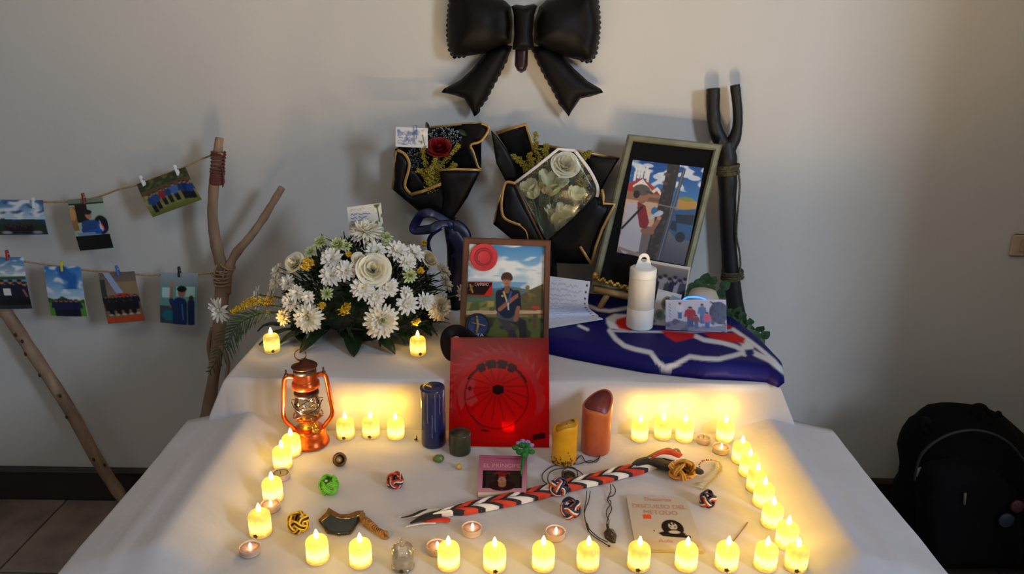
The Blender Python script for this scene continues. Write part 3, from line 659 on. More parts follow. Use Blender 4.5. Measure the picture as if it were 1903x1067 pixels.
# ---------------------------------------------------------------- red sheet
def tsheet():
    W_, H_ = 187, 206; cv = Cv(W_, H_, 150, (238, 14, 20)); cx, cy = 88, 112; E_ = (222, 100, 106)
    rr = np.hypot((cv.X-cx)/1.0, (cv.Y-cy)/1.02); th = np.arctan2(cv.Y-cy, cv.X-cx)
    inner = 70+4*np.sin(th*3); outer = 88+4*np.sin(th*5+1)+3*np.sin(th*23)*(th < 0)
    cv.mix(((rr > inner+4) & (rr < outer)).astype(float)*.7*np.clip((165-cv.Y)/30, 0, 1), E_)
    for k in range(16):   # flame-like tufts along the outer back
        a = R(170+k*11); x, y = cx+84*math.cos(a), cy+84*math.sin(a); x2, y2 = cx+106*math.cos(a-.18), cy+104*math.sin(a-.18)
        nx_, ny_ = -math.sin(a)*6, math.cos(a)*6; cv.poly([(x-nx_, y-ny_), (x2, y2), (x+nx_, y+ny_)], (222, 92, 98))
    cv.poly([(14, 104), (22, 82), (40, 70), (50, 84), (44, 104), (54, 120), (40, 132), (30, 126), (22, 140), (16, 124)], (222, 94, 100))
    cv.ell(38, 98, 3, 4, (120, 8, 14))
    cv.path([(44, 150), (54, 165), (70, 178)], 2, (190, 60, 66))
    for k in range(16):
        a = R(k*22.5+8); cv.line(cx+14*math.cos(a), cy-14+14*math.sin(a), cx+58*math.cos(a), cy-6+54*math.sin(a), 1.0, (180, 44, 50))
    D_ = (92, 8, 14)
    cv.mix(((rr > 52) & (rr < 68) & (th > R(-125)) & (th < R(-55)) & (np.abs((th/R(10)) % 2-1) > .18)).astype(float)*.9, D_)
    cv.mix(((rr > 60) & (rr < 64) & (th > R(-150)) & (th < R(-25))).astype(float)*.8, D_)
    cv.mix(((rr > 58) & (rr < 61)).astype(float)*.35, D_)
    cv.poly([(80, 94), (90, 90), (102, 94), (101, 106), (90, 110), (81, 106)], (70, 6, 10))
    cv.ell(168, 186, 12, 5, (84, 8, 12)).ell(174, 182, 5, 3, (84, 8, 12)).ell(160, 190, 5, 3, (84, 8, 12)).line(60, 176, 74, 177, 1.2, (120, 8, 12))
    return cv
bl, br = B(834, 829, .002), B(1021, 832, .002)
tl, tr = P(838, 627, 1.462), P(1020, 628, 1.462)
RS = film('red_plastic_film', (.82, .01, .015), .03, body=(.6, .01, .012), bodyw=.12, attr=True, rough=.2)
tag(print_on('plastic_sheet', tsheet(), [tl, tr, br, bl], RS, bow=lambda u, v: .006*math.sin(math.pi*v), thick=.0008), 'red see-through plastic sheet printed with a dragon ring, leaning on the tier', 'sheet')
# ---------------------------------------------------------------- pillar candles on the low table
def hgt(b, px, py): return P(px, py, b.y).z-b.z
def pillar(name, lab, base, r, h, m, hollow=.6, wob=None, topwob=None, inner=None, depth=.02, taper=1.0):
    t = thing(name, lab, 'candle', base); n = 28; prof = [(0, 0), (r*taper*.97, 0), (r*taper, .003)]+[(r*(taper+(1-taper)*k/8), .003+(h-.006)*k/8) for k in range(1, 9)]+[(r*.97, h), (r*hollow*1.05, h-.001)]
    V, F = lathe(prof, n, wob); V2 = []
    for v in V: V2.append(Vector((v[0], v[1], v[2]+(topwob(math.atan2(v[1], v[0]))*(v[2]/h)**3 if topwob else 0)))+base)
    F = F[:-1]; mesh('wax_body', (V2, F), m, t)
    V, F = lathe([(r*hollow*1.06, h-.001), (r*hollow, h-depth*.5), (r*hollow*.8, h-depth), (0, h-depth*1.05)], n, wob)
    V2 = [Vector((v[0], v[1], v[2]+(topwob(math.atan2(v[1], v[0]))*(v[2]/h)**3 if topwob else 0)))+base for v in V]
    mesh('melted_well', (V2, F), inner or m, t)
    mesh('wick', tube([base+Vector((0, 0, h-depth)), base+Vector((.001, 0, h-depth+.006)), base+Vector((.003, -.001, h-depth+.010))], .0009, 6), BLACKP, t)
    return t
b0 = B(806, 823, .001); h0 = hgt(b0, 805, 719)
pb = pillar('pillar_candle', 'tall dark blue pillar candle left of the red sheet', b0, .0250, h0, mat('blue_wax', rgb(26, 34, 88), .28, col2=rgb(18, 24, 66), nscale=30, bump=.5, bscale=90, coat=.3), .62, lambda a, z: 1+.02*math.sin(a*3+z*40))
m = M()
for a, z0, z1 in ((-1.9, .95, .45), (-1.3, .97, .3), (-.9, .95, .6), (-1.55, .6, .2), (-2.5, .98, .3)):
    m.add(tube([b0+Vector((.0252*math.cos(a+.02*math.sin(k)), .0252*math.sin(a), h0*(z0+(z1-z0)*k/6))) for k in range(7)], [.0009, .0012, .001, .0011, .001, .0012, .0016], 6))
mesh('wax_drips', m, mat('pale_blue_wax_drip', rgb(84, 94, 140), .35), pb)
b1 = B(855, 839, .001)
pillar('pillar_candle', 'short dark olive pillar candle in front of the red sheet', b1, .0215, hgt(b1, 855, 803), mat('dark_green_wax', rgb(52, 54, 32), .4, col2=rgb(36, 38, 24), nscale=40, bump=.5, coat=.2), .72, depth=.012)
b2 = B(1048, 856, .001); h2 = hgt(b2, 1050, 790)
py_ = pillar('pillar_candle', 'short yellow pillar candle with a sooty foot', b2, .0245, h2, mat('yellow_wax', rgb(214, 160, 24), .35, col2=rgb(196, 138, 20), nscale=30, sss=.15, bump=.3), .7, lambda a, z: 1+.03*math.sin(a*2+1), lambda a: .008*math.sin(a+1.8)+.003*math.sin(3*a), depth=.006)
m = M(); rs = random.Random(3)
for k in range(60):
    a = -math.pi/2+rs.gauss(0, .75); z = abs(rs.gauss(0, .009))+.001; m.add(sphere(b2+Vector((.0243*math.cos(a)*(1+.03*math.sin(a*2+1)), .0243*math.sin(a)*(1+.03*math.sin(a*2+1)), z)), rs.uniform(.0006, .0018), 6, 4, (1, 1, 1.3)))
o = mesh('soot', m, mat('soot', rgb(50, 36, 14), .8), py_); o['kind'] = 'stuff'
b3 = B(1106, 835, .001); h3 = hgt(b3, 1107, 746)
def tw3(a): return .012*math.sin(a+.9)+.004*math.sin(2*a)-.010*math.exp(-((a+.95)/.45)**2)
pillar('pillar_candle', 'tall orange pillar candle with a slanted hollow top', b3, .0305, h3, mat('orange_wax', rgb(190, 98, 52), .33, col2=rgb(164, 76, 50), nscale=10, sss=.15, bump=.2, coat=.3), .82, lambda a, z: 1+.02*math.sin(a*2), tw3, inner=mat('plum_wax', rgb(120, 44, 40), .4), depth=.03, taper=.98)
# ---------------------------------------------------------------- hurricane lantern
lb = B(577, 823, .001); LN = thing('hurricane_lantern', 'copper and brown hurricane lantern standing on the left of the low table', 'lantern', lb)
COP = mat('copper_metal', rgb(216, 100, 40), .3, metal=.8, col2=rgb(176, 74, 32), nscale=40); BRN = mat('dark_bronze', rgb(86, 46, 30), .4, metal=.7); BRS = mat('brass_metal', rgb(196, 150, 70), .3, metal=.9)
GL = film('clear_glass', (.93, .93, .9), .22)
LM = Matrix.Translation(lb) @ Matrix.Rotation(R(12), 4, 'Z')
def lp(name, vf, m, par=LN, **k): return mesh(name, M().add(vf, LM), m, par, **k)
lp('fuel_tank', lathe([(0, 0), (.0365, 0), (.0385, .002), (.0385, .007), (.036, .010), (.0335, .020), (.0325, .030), (.029, .035), (.020, .038), (0, .039)], 36), COP)
lp('burner', lathe([(.019, .036), (.019, .042), (.0165, .044), (.0165, .056), (.020, .058), (.021, .061), (.012, .064), (.005, .066), (0, .066)], 28), BRS)
lp('globe_plate', lathe([(.012, .0585), (.025, .0585), (.025, .061), (.012, .061)], 28), COP)
lp('glass_globe', lathe([(.018, .062), (.024, .070), (.0275, .082), (.0265, .094), (.0225, .106), (.019, .114)], 32), GL)
lp('globe_collar', lathe([(.0205, .110), (.0245, .111), (.0245, .116), (.0205, .119), (.017, .120), (.017, .128)], 28), mat('dark_brown_ring', rgb(52, 34, 24), .4, metal=.5), label='dark collar ring above the globe')
lp('chimney_hood', lathe([(.027, .127), (.0275, .130), (.027, .137), (.0235, .141), (.0225, .143), (.0225, .155), (.0205, .158), (.0205, .160)], 32), COP)
lp('vent_band', lathe([(.0225, .159), (.0225, .167), (.0195, .169)], 28), mat('black_brown', rgb(36, 24, 20), .5, metal=.4))
cap = lp('cap', lathe([(.0225, .169), (.0255, .171), (.0255, .173), (.018, .179), (.009, .181), (.007, .186), (0, .187)], 32), BRN)
lp('lift_ring', tube([(.011*math.sin(2*math.pi*k/24)-.006, 0, .196+.011*math.cos(2*math.pi*k/24)) for k in range(24)], .0012, 6, closed=True, up=(0, 1, 0)), BRN)
for sg in (-1, 1):
    pth = spline([(sg*.022, 0, .150), (sg*.032, 0, .152), (sg*.039, 0, .147), (sg*.042, 0, .130), (sg*.045, 0, .100), (sg*.048, 0, .072), (sg*.045, 0, .056), (sg*.035, 0, .042), (sg*.028, 0, .034)], 5)
    lp('side_tube', tube(pth, .0058, 10, flat=.8), COP)
    lp('tube_cap', M().add(lathe([(.004, 0), (.004, .004), (.0018, .006), (.0018, .013), (0, .014)], 10), Matrix.Translation((sg*.036, 0, .153))), BRN)
for sg in (-1, 1):
    lp('wire_guard', tube(spline([(sg*.030, -.004, .098), (sg*.020, -.024, .088), (0, -.0295, .080), (-sg*.020, -.024, .070), (-sg*.029, -.004, .062)], 6), .0009, 6), BRN)
    lp('wire_guard', tube(spline([(sg*.030, .004, .098), (sg*.020, .024, .088), (0, .0295, .080), (-sg*.020, .024, .070), (-sg*.029, .004, .062)], 6), .0009, 6), BRN)
lp('wire_ring', tube([(.0285*math.cos(2*math.pi*k/28), .0285*math.sin(2*math.pi*k/28), .066) for k in range(28)], .0009, 6, closed=True, up=(0, 0, 1)), COP)
lp('wick_knob', M().add(lathe([(0, 0), (.0065, 0), (.0065, .003), (0, .0035)], 16), frame_at((.014, -.033, .045), (.3, -1, 0))), BRS)
lp('wick_shaft', tube([(.006, -.012, .047), (.014, -.033, .045)], .0012, 6), BRS)
# ---------------------------------------------------------------- Turk's head knots
CORD = {}
def cord(c, g=.45):
    k = tuple(c)
    if k not in CORD: CORD[k] = mat('cord_%d_%d_%d' % k, rgb(*c), g, col2=rgb(*[int(x*.86) for x in c]), nscale=300, spec=.4)
    return CORD[k]
def woggle(px, py, rad, hh, lanes, lab, nB=5, cr=.0018, nrm=(0, -.35, 1), spin=0, ball=.35, cz=None):
    """three-lead Turk's head knot; lanes = colours of the parallel cords"""
    c = B(px, py, (cz or max(hh, rad)*.95)); mat4 = frame_at(c, nrm, spin); t = thing('woggle_knot', lab, 'knot', Vector((c.x, c.y, T+.001)))
    N_ = 60*nB; names = {}
    def pt(s, off):
        th, ph = 3*s, nB*s; z = hh*math.cos(ph); rr = rad*(1-ball*(z/hh)**2)+cr*1.1*math.sin(2*ph)
        return Vector((rr*math.cos(th), rr*math.sin(th), z)), th
    for li, col in enumerate(lanes):
        off = (li-(len(lanes)-1)/2)*cr*1.9; path = []
        for i in range(N_):
            s = 2*math.pi*i/N_; p, th = pt(s, 0); q, _ = pt(s+.002, 0); tg = (q-p).normalized(); rd = Vector((math.cos(th), math.sin(th), .9*p.z/hh*ball)).normalized()
            path.append(p+tg.cross(rd).normalized()*off)
        mesh('cord_strand', M().add(tube(path[::2], cr, 6, closed=True), mat4), cord(col), t, label=None)
    return t
GR, NVY, REDC, WHC, YEL, BLK, GLD = (110, 200, 50), (24, 30, 74), (196, 60, 30), (232, 226, 216), (236, 190, 40), (30, 26, 22), (214, 150, 40)
woggle(611, 901, .0165, .012, [GR, (134, 216, 66), GR], 'bright green cord knot on the left of the cloth', spin=.3)
woggle(734, 893, .0135, .011, [REDC, WHC, NVY], 'red, white and navy cord knot left of the pink book', nB=4, spin=.2, nrm=(.2, -.6, 1))
woggle(554, 971, .0165, .012, [YEL, BLK, YEL], 'yellow and black cord knot beside the pottery shard', spin=.9)
woggle(1038, 905, .0145, .012, [NVY, WHC, REDC], 'navy, white and red cord knot holding the middle of the braided scarf', nB=4, nrm=(.9, -.25, .45), spin=.4, cz=.016)
woggle(1060, 945, .0165, .012, [NVY, WHC, REDC], 'round navy, white and red cord knot just below the braided scarf', nB=4, spin=1.2)
woggle(1267, 874, .0165, .024, [GLD, (240, 214, 120), (200, 110, 40)], 'tall gold cord knot at the right end of the braided scarf', nB=5, nrm=(.25, -.9, .6), cz=.022, cr=.0024, ball=.18)
woggle(1315, 928, .0130, .011, [NVY, WHC, REDC], 'small navy and red cord knot at the end of the feather', nB=4, spin=.6)
# ---------------------------------------------------------------- braided scarf
Z2 = Zm(740, 800, 3.995); Z3_ = Zm(980, 700, 4.53)
sc = thing('braided_scarf', 'braided scarf of red, white and black strands lying across the cloth', 'scarf', B(1040, 920, 0))
cen = [B(x, y, .004) for x, y in Z2([(250, 640), (500, 590), (700, 547), (900, 505), (1100, 455), (1300, 405), (1500, 360), (1650, 318)])+Z3_([(900, 790), (1000, 755), (1100, 720), (1200, 690), (1290, 668)])]
sp = spline(cen, 12); L = [0]
for a, b in zip(sp, sp[1:]): L.append(L[-1]+(b-a).length)
def at_s(s):
    s = min(max(s, 0), L[-1]-1e-6); i = max(j for j in range(len(L)-1) if L[j] <= s); f = (s-L[i])/(L[i+1]-L[i]); return sp[i].lerp(sp[i+1], f), (sp[i+1]-sp[i]).normalized()
st = {'red': M(), 'white': M(), 'black': M()}
def pad(s0, wd, side, key, hw, up):
    V = []; nx, ny = 4, 5; dl = .030
    for j in range(ny+1):
        for i in range(nx+1):
            u, v = i/nx, j/ny; s = s0+wd*u+dl*v; p, t = at_s(s); n = Vector((-t.y, t.x, 0))*side
            e = 4*u*(1-u); g = math.sin(math.pi*min(1, .12+v*.88)) if v > .01 else .3
            V.append(p+n*(hw*(v*1.04-.04))+Vector((0, 0, up+.0065*math.sqrt(max(0, math.sin(math.pi*(.12+.8*v))))+.0028*math.sqrt(max(0, e)))))
    F = [(j*(nx+1)+i, j*(nx+1)+i+1, (j+1)*(nx+1)+i+1, (j+1)*(nx+1)+i) for j in range(ny) for i in range(nx)]
    if side < 0: F = [f[::-1] for f in F]
    n0 = len(V); V += [Vector((v.x, v.y, T+.0015)) for v in V[:]]; 
    rim = [i for i in range(nx)]+[j*(nx+1)+nx for j in range(ny)]+[ny*(nx+1)+i for i in range(nx, 0, -1)]+[j*(nx+1) for j in range(ny, 0, -1)]
    for a, b in zip(rim, rim[1:]+rim[:1]): F.append((a, b, b+n0, a+n0))
    st[key].add((V, F))
tot = L[-1]; s = 0; k = 0
seq = {1: [('black', .009), ('white', .021), ('black', .011), ('red', .024)], -1: [('white', .024), ('black', .009), ('red', .025), ('black', .009)]}
for side in (1, -1):
    s = -.004; k = 0
    while s < tot-.045:
        key, wd = seq[side][k % 4]; hw = .0145*min(1, .45+s/.07); pad(s, wd*1.08, side, key, hw, .0005*(k % 2)); s += wd; k += 1
SCM = {'red': mat('red_cotton', rgb(206, 62, 34), .8, bump=.4, bscale=300, col2=rgb(176, 46, 30), nscale=60), 'white': mat('white_scarf_cotton', rgb(222, 216, 210), .8, bump=.4, bscale=300), 'black': mat('black_cotton', rgb(26, 24, 34), .8, bump=.4, bscale=300)}
def ribb(pts, w, th=.0025, up=(0, 0, 1)):
    return tube(spline(pts, 5), w, 8, flat=th/w if th < w else 1, up=up) if not isinstance(w, list) else tube(spline(pts, 5), [np.interp(i/(5*(len(pts)-1)), np.linspace(0, 1, len(w)), w) for i in range(5*(len(pts)-1)+1)], 8, flat=.3, up=up)
def Bz(pts, zf, h): return [B(x, y, h) for x, y in zf(pts)]
st['white'].add(ribb(Bz([(0, 640), (60, 640), (150, 628), (210, 600), (330, 600)], Z2, .004), [.001, .002, .004, .006, .008]))
st['black'].add(ribb(Bz([(20, 648), (100, 632), (170, 600), (215, 585)], Z2, .006), [.001, .003, .003, .001]))
st['black'].add(ribb(Bz([(90, 690), (170, 655), (250, 630), (320, 620)], Z2, .006), [.002, .007, .010, .011]))
st['red'].add(ribb(Bz([(190, 680), (260, 668), (330, 660), (380, 672)], Z2, .004), [.002, .006, .008, .006]))
st['white'].add(ribb(Bz([(55, 716), (110, 702), (190, 690), (280, 688)], Z2, .003), [.002, .0028, .0028, .002]))
st['black'].add(ribb(Bz([(890, 745), (960, 720), (1060, 712), (1150, 745), (1230, 770), (1380, 780), (1440, 800), (1455, 822)], Z3_, .012), [.004, .013, .018, .018, .015, .012, .012, .004]))
st['red'].add(ribb(Bz([(1040, 680), (1130, 640), (1200, 636), (1290, 670)], Z3_, .017), [.004, .009, .012, .009]))
st['white'].add(ribb(Bz([(1020, 690), (1110, 668), (1200, 680), (1260, 700)], Z3_, .016), [.003, .006, .008, .006]))
for k_, m_ in st.items(): mesh('braid_strand', m_, SCM[k_], sc, label={'red': 'orange red strand', 'white': 'white strand', 'black': 'black strand'}[k_])
mesh('tip_edge', ribb(Bz([(1000, 682), (1100, 635), (1190, 608), (1215, 622), (1260, 612), (1290, 650)], Z3_, .018), [.002, .004, .005, .003, .004, .002]), mat('olive_cotton', rgb(110, 96, 50), .8), sc, label='olive hem at the end of the scarf')
# ---------------------------------------------------------------- books
def text_mesh(txt, p0, p1, up, h, mt, parent, name='lettering', wfit=True, depth=.0002, label=None):
    """text from p0 to p1, standing in the direction up"""
    cu = bpy.data.curves.new('t', 'FONT'); cu.body = txt; cu.size = 1; cu.extrude = 0; cu.resolution_u = 2
    o = bpy.data.objects.new('t', cu); C.objects.link(o); dg = bpy.context.evaluated_depsgraph_get(); me = bpy.data.meshes.new_from_object(o.evaluated_get(dg))
    V = np.array([tuple(v.co) for v in me.vertices]); F = [tuple(p.vertices) for p in me.polygons]; bpy.data.objects.remove(o); bpy.data.curves.remove(cu); bpy.data.meshes.remove(me)
    x0, x1 = V[:, 0].min(), V[:, 0].max(); y0, y1 = V[:, 1].min(), V[:, 1].max(); ex = (p1-p0); up = (up-ex*(up.dot(ex)/ex.dot(ex))).normalized(); nn = ex.normalized().cross(up)
    W_ = [p0+ex*((v[0]-x0)/(x1-x0))+up*((v[1]-y0)/(y1-y0)*h)+nn*.0004 for v in V]
    return mesh(name, (W_, F), mt, parent, smooth=False, label=label)
def book(c4, th, cv, lab, cover, pages):
    t0 = [B(x, y, th) for x, y in c4]; t = thing('paperback_book', lab, 'book', Vector((sum(v.x for v in t0)/4, sum(v.y for v in t0)/4, T+.001)))
    c_ = sum((v for v in t0), Vector())/4
    def lay(z0, z1, k):
        q = [c_+(v-c_)*k for v in t0]; V = [Vector((v.x, v.y, T+z0)) for v in q]+[Vector((v.x, v.y, T+z1)) for v in q]
        return V, [(3, 2, 1, 0), (4, 5, 6, 7)]+[(i, (i+1) % 4, (i+1) % 4+4, i+4) for i in range(4)]
    mesh('page_block', lay(.0018, th-.0012, .975), pages, t, smooth=False)
    mesh('back_cover', lay(.001, .0019, 1), cover, t, smooth=False)
    mesh('front_cover', lay(th-.0012, th-.0003, 1), cover, t, smooth=False)
    cvp = print_on('cover_print', cv, [v+Vector((0, 0, .0004)) for v in t0], PAPER, t, thick=.0003)
    return t, t0
cv = Cv(88, 118, 90, (176, 100, 128)).grad(0, 118, (172, 88, 118), (196, 140, 158)).rect(8, 52, 80, 108, (22, 18, 18)).ell(10, 54, 2, 2, (22, 18, 18))
cv.rect(14, 55, 76, 106, (44, 34, 28)).ell(44, 100, 24, 16, (40, 14, 16)).line(44, 88, 44, 98, 7, (150, 104, 76)).ell(43, 76, 11, 14, (176, 124, 92)).ell(43, 63, 15, 9, (120, 30, 28)).ell(34, 74, 3.5, 11, (30, 22, 18)).ell(53, 74, 3.5, 11, (30, 22, 18))
cv.ell(39, 74, 1.6, 1, (30, 20, 16)).ell(48, 74, 1.6, 1, (30, 20, 16)).line(43, 76, 42.5, 81, .8, (130, 80, 60)).line(40, 84.5, 46, 84.5, .9, (120, 60, 50)).ell(44, 112, 2, 1.6, (90, 60, 110))
bk, t0 = book([(891, 846), (980, 848), (978, 914), (887, 914)], .014, cv, 'small pink paperback with a framed portrait on its cover', mat('pink_cover', rgb(178, 110, 134), .4), mat('book_pages', rgb(214, 200, 176), .9))
def on(t0, u, v): return bil(t0, u, v)+Vector((0, 0, .0006))
text_mesh('EL PRINCIPE', on(t0, .10, .36), on(t0, .86, .36), on(t0, .10, .2)-on(t0, .10, .36), .013, mat('pale_pink_ink', rgb(226, 172, 186), .5), bk, label='pale pink title')
text_mesh('MAQUIAVELO', on(t0, .36, .12), on(t0, .78, .12), on(t0, .1, .02)-on(t0, .10, .12), .005, mat('dark_ink', rgb(56, 26, 38), .5), bk, label='dark author line')
cv = Cv(100, 128, 96, (188, 178, 166)).rect(20, 48, 34, 58, (222, 84, 44)).ell(63, 78, 17, 19, (28, 22, 20)).ell(60, 92, 20, 6, (30, 24, 22)).line(46, 95, 84, 98, 3, (30, 24, 22)).ell(64, 74, 7, 9, (188, 178, 166)).ell(64, 88, 9, 4, (188, 178, 166)).line(60, 64, 62, 71, 1.4, (28, 22, 20)).line(67, 64, 66, 70, 1.2, (28, 22, 20)).ell(67, 76, 1.6, 1.4, (60, 50, 44)).ell(60, 76, 1.3, 1.2, (60, 50, 44)).line(62, 82, 66, 82, .8, (60, 50, 44)).ell(33, 86, 1.2, 1.2, (40, 34, 30))
b2_, t0 = book([(1163.5, 921), (1274, 925), (1309, 1024), (1182, 1021)], .006, cv, 'thin grey paperback with a dark-haired portrait and orange sticker', mat('grey_cover', rgb(186, 176, 164), .6), mat('yellowed_pages', rgb(214, 178, 120), .9))
INK = mat('faded_red_ink', rgb(196, 128, 108), .6)
text_mesh('Descartes', on(t0, .30, .10), on(t0, .74, .10), on(t0, .3, 0)-on(t0, .3, .1), .010, INK, b2_)
text_mesh('DISCURSO DEL', on(t0, .08, .25), on(t0, .95, .25), on(t0, .3, 0)-on(t0, .3, .1), .012, INK, b2_)
text_mesh('METODO', on(t0, .24, .37), on(t0, .78, .37), on(t0, .3, 0)-on(t0, .3, .1), .012, INK, b2_)
text_mesh('Aula', on(t0, .36, .88), on(t0, .58, .88), on(t0, .3, 0)-on(t0, .3, .1), .009, INK, b2_)
text_mesh('ARTE', on(t0, .72, .97), on(t0, .93, .97), on(t0, .3, 0)-on(t0, .3, .1), .008, mat('black_ink', rgb(30, 26, 24), .6), b2_)
# ---------------------------------------------------------------- crocheted flower on the pink book
cf = thing('crocheted_flower', 'small green and lilac crocheted flower lying on the pink book', 'flower', B(970, 850, .016))
GRN = mat('green_yarn', rgb(40, 130, 52), .9, bump=1, bscale=350, col2=rgb(28, 100, 40), nscale=150); LIL = mat('lilac_yarn', rgb(170, 150, 200), .9, bump=1, bscale=350, col2=rgb(140, 120, 180), nscale=150)
mesh('stem', tube([B(x, y, .021) for x, y in Z2([(935, 170), (925, 230), (915, 300), (914, 335)])], [.0042, .0036, .0022, .0008], 8), GRN, cf)
m = M()
for x, y, r_ in ((870, 130, .007), (905, 160, .0085), (950, 150, .0085), (990, 160, .007), (920, 110, .008), (965, 115, .0075), (940, 180, .008)): m.add(sphere(B(*Z2([(x, y)])[0], .026), r_, 10, 8, (1, 1, .6)))
mesh('leaves', m, GRN, cf)
for x, y in ((895, 95), (925, 80), (960, 88), (988, 110)): mesh('petal', sphere(B(*Z2([(x, y)])[0], .027), .0062, 10, 8, (1, 1, .6)), LIL, cf)
# ---------------------------------------------------------------- shard, twisted cord, stones, twig
Z1 = Zm(420, 780, 3.718)
def plate(name, pts, zf, lift, th, m, lab, cat, parent=None, step=.004, dome=0):
    q = [(lambda v: (v.x, v.y))(B(x, y, lift)) for x, y in zf(pts)]
    vf = pillow(q, step, th, 0, .004, lambda x, y, h: Vector((x, y, T+lift+h))) if dome else slab(q, th, lambda x, y, k: Vector((x, y, T+lift+k)), .006)
    o = mesh(name, vf, m, parent)
    if not parent: tag(o, lab, cat)
    return o
sh = thing('pottery_shard', 'dark green glazed pottery shard with a torn tan edge', 'shard', B(640, 990, .001))
plate('tan_core', [(640, 705), (690, 655), (710, 620), (740, 640), (790, 668), (850, 665), (905, 645), (950, 640), (925, 700), (890, 760), (860, 795), (780, 805), (700, 790)], Z1, .001, .004, mat('tan_clay', rgb(150, 104, 52), .9, col2=rgb(90, 60, 30), nscale=80), 0, 0, sh)
plate('glazed_face', [(646, 708), (700, 668), (712, 640), (740, 662), (800, 682), (860, 678), (930, 652), (915, 710), (880, 765), (850, 792), (780, 800), (705, 785)], Z1, .0045, .0025, mat('dark_green_glaze', rgb(36, 42, 34), .2, col2=rgb(24, 30, 26), nscale=30, coat=.4), 0, 0, sh, dome=1)
mesh('metal_cap', sphere(B(*Z1([(940, 665)])[0], .007), .0075, 12, 8, (.8, 1.1, .8)), mat('old_brass', rgb(140, 110, 60), .5, metal=.6), sh)
m = M()
ax = [B(x, y, .007) for x, y in Z1([(950, 690), (1000, 730), (1050, 770), (1100, 800)])]; axs = spline(ax, 12)
for ph in (0, 2.1, 4.2): m.add(tube([p+Vector((math.cos(i*.75+ph)*.0045, math.sin(i*.75+ph)*.0045*.6, math.sin(i*.75+ph)*.004)) for i, p in enumerate(axs)], [.0026+.001*math.sin(i*.2) for i in range(len(axs))], 6))
tag(mesh('twisted_cord', m, mat('tan_twisted_cord', rgb(166, 122, 70), .8, col2=rgb(110, 74, 40), nscale=200)), 'short twisted tan cord beside the pottery shard', 'cord')
def nugget(px, py, r_, name, lab, cols, metal=.6, sc=(1, .9, .8)):
    c = B(px, py, r_*.75); V, F = sphere((0, 0, 0), r_, 18, 12); V = [Vector(v)*(1+.16*nz(v[0]*170, v[1]*170, v[2]*170)) for v in V]
    V = [Vector((v.x*sc[0], v.y*sc[1], v.z*sc[2]))+c for v in V]
    return tag(mesh(name, (V, F), mat(name+'_m', rgb(*cols[0]), .35, metal=metal, col2=rgb(*cols[1]), nscale=160, bump=.8, bscale=240)), lab, 'ornament')
ring = thing('brass_ring', 'round brown brass ring standing behind the green knot', 'ring', B(630, 858, .001))
rc = B(631, 854, .013); rm = frame_at(rc, (.35, -.8, .5))
mesh('band', M().add(lathe([(.0085, -.006), (.0125, -.007), (.0138, 0), (.0125, .007), (.0085, .006), (.0075, 0), (.0085, -.006)], 26)[:2], rm), mat('brown_brass', rgb(120, 92, 50), .4, metal=.7, col2=rgb(80, 58, 30), nscale=120, bump=.5), ring)
mesh('stone', M().add(sphere((-.002, 0, .001), .0075, 12, 8, (1, 1, .7)), rm), mat('dull_gold', rgb(160, 128, 78), .3, metal=.6), ring)
nugget(815, 852, .0105, 'speckled_stone', 'small speckled green and brown stone left of the olive candle', ((120, 100, 56), (60, 130, 60)), .3, (1.1, .8, .75))
gl_ = nugget(853, 867, .0065, 'amber_glass', 'tiny shiny amber glass piece left of the pink book', ((230, 180, 60), (200, 150, 60)), .2, (.8, 1.1, .7))
fg = M(); q = B(773, 818, .001)
fg.add(sphere(q+Vector((0, 0, .0015)), .003, 8, 6, (1.4, 1, .5))); fg.add(tube([q, q+Vector((.002, 0, .006)), q+Vector((.001, 0, .011))], [.0012, .0012, .0004], 6))
tag(mesh('burnt_wick_stub', fg, mat('burnt', rgb(30, 28, 30), .7)), 'tiny burnt wick stub left of the blue candle', 'wick')
Z4 = Zm(1100, 820, 4.32)
tag(mesh('twig', tube([B(x, y, .002) for x, y in Z4([(1125, 815), (1190, 735), (1250, 652)])], [.0008, .0009, .0011], 6), mat('dry_twig', rgb(120, 96, 60), .9)), 'thin dry twig between the thin book and the right column', 'twig')
# ---------------------------------------------------------------- feather with beads
ft = thing('feather_charm', 'pale feather tied with a string of tiny beads above the small knot', 'feather', B(1330, 895, .001))
fp = spline([B(x, y, .004) for x, y in Z4([(895, 390), (930, 345), (985, 290), (1025, 240), (1030, 200), (1010, 165), (960, 150)])], 8)
mesh('quill', tube(fp, .0012, 6), mat('yellow_quill', rgb(206, 166, 60), .6), ft)
m = M(); rs = random.Random(5)
for i in range(2, 40):
    p = fp[min(i, len(fp)-1)]; t_ = (fp[min(i+1, len(fp)-1)]-fp[max(i-1, 0)]).normalized(); n_ = Vector((-t_.y, t_.x, 0))
    for sg, ln in ((1, .022), (-1, .007)):
        for q in range(2):
            l_ = ln*rs.uniform(.7, 1.1)*(1-.4*i/40); e_ = p+n_*sg*l_-t_*l_*.5+Vector((0, 0, rs.uniform(-.002, .003)))
            m.add(tube([p, p.lerp(e_, .5)+Vector((0, 0, .002)), e_], [.0004, .0004, .0002], 3))
o = mesh('barbs', m, mat('pale_feather', rgb(206, 204, 176), .8), ft); o['kind'] = 'stuff'
bd = [B(x, y, .004) for x, y in Z4([(865, 205), (862, 190), (872, 175), (885, 162), (900, 155), (918, 151), (936, 152), (955, 150)])]
for i, p in enumerate(spline(bd, 2)): mesh('bead', sphere(p, .0017, 8, 6), cord([(200, 60, 40), (230, 226, 210), (30, 30, 50), (220, 120, 40)][i % 4]), ft)
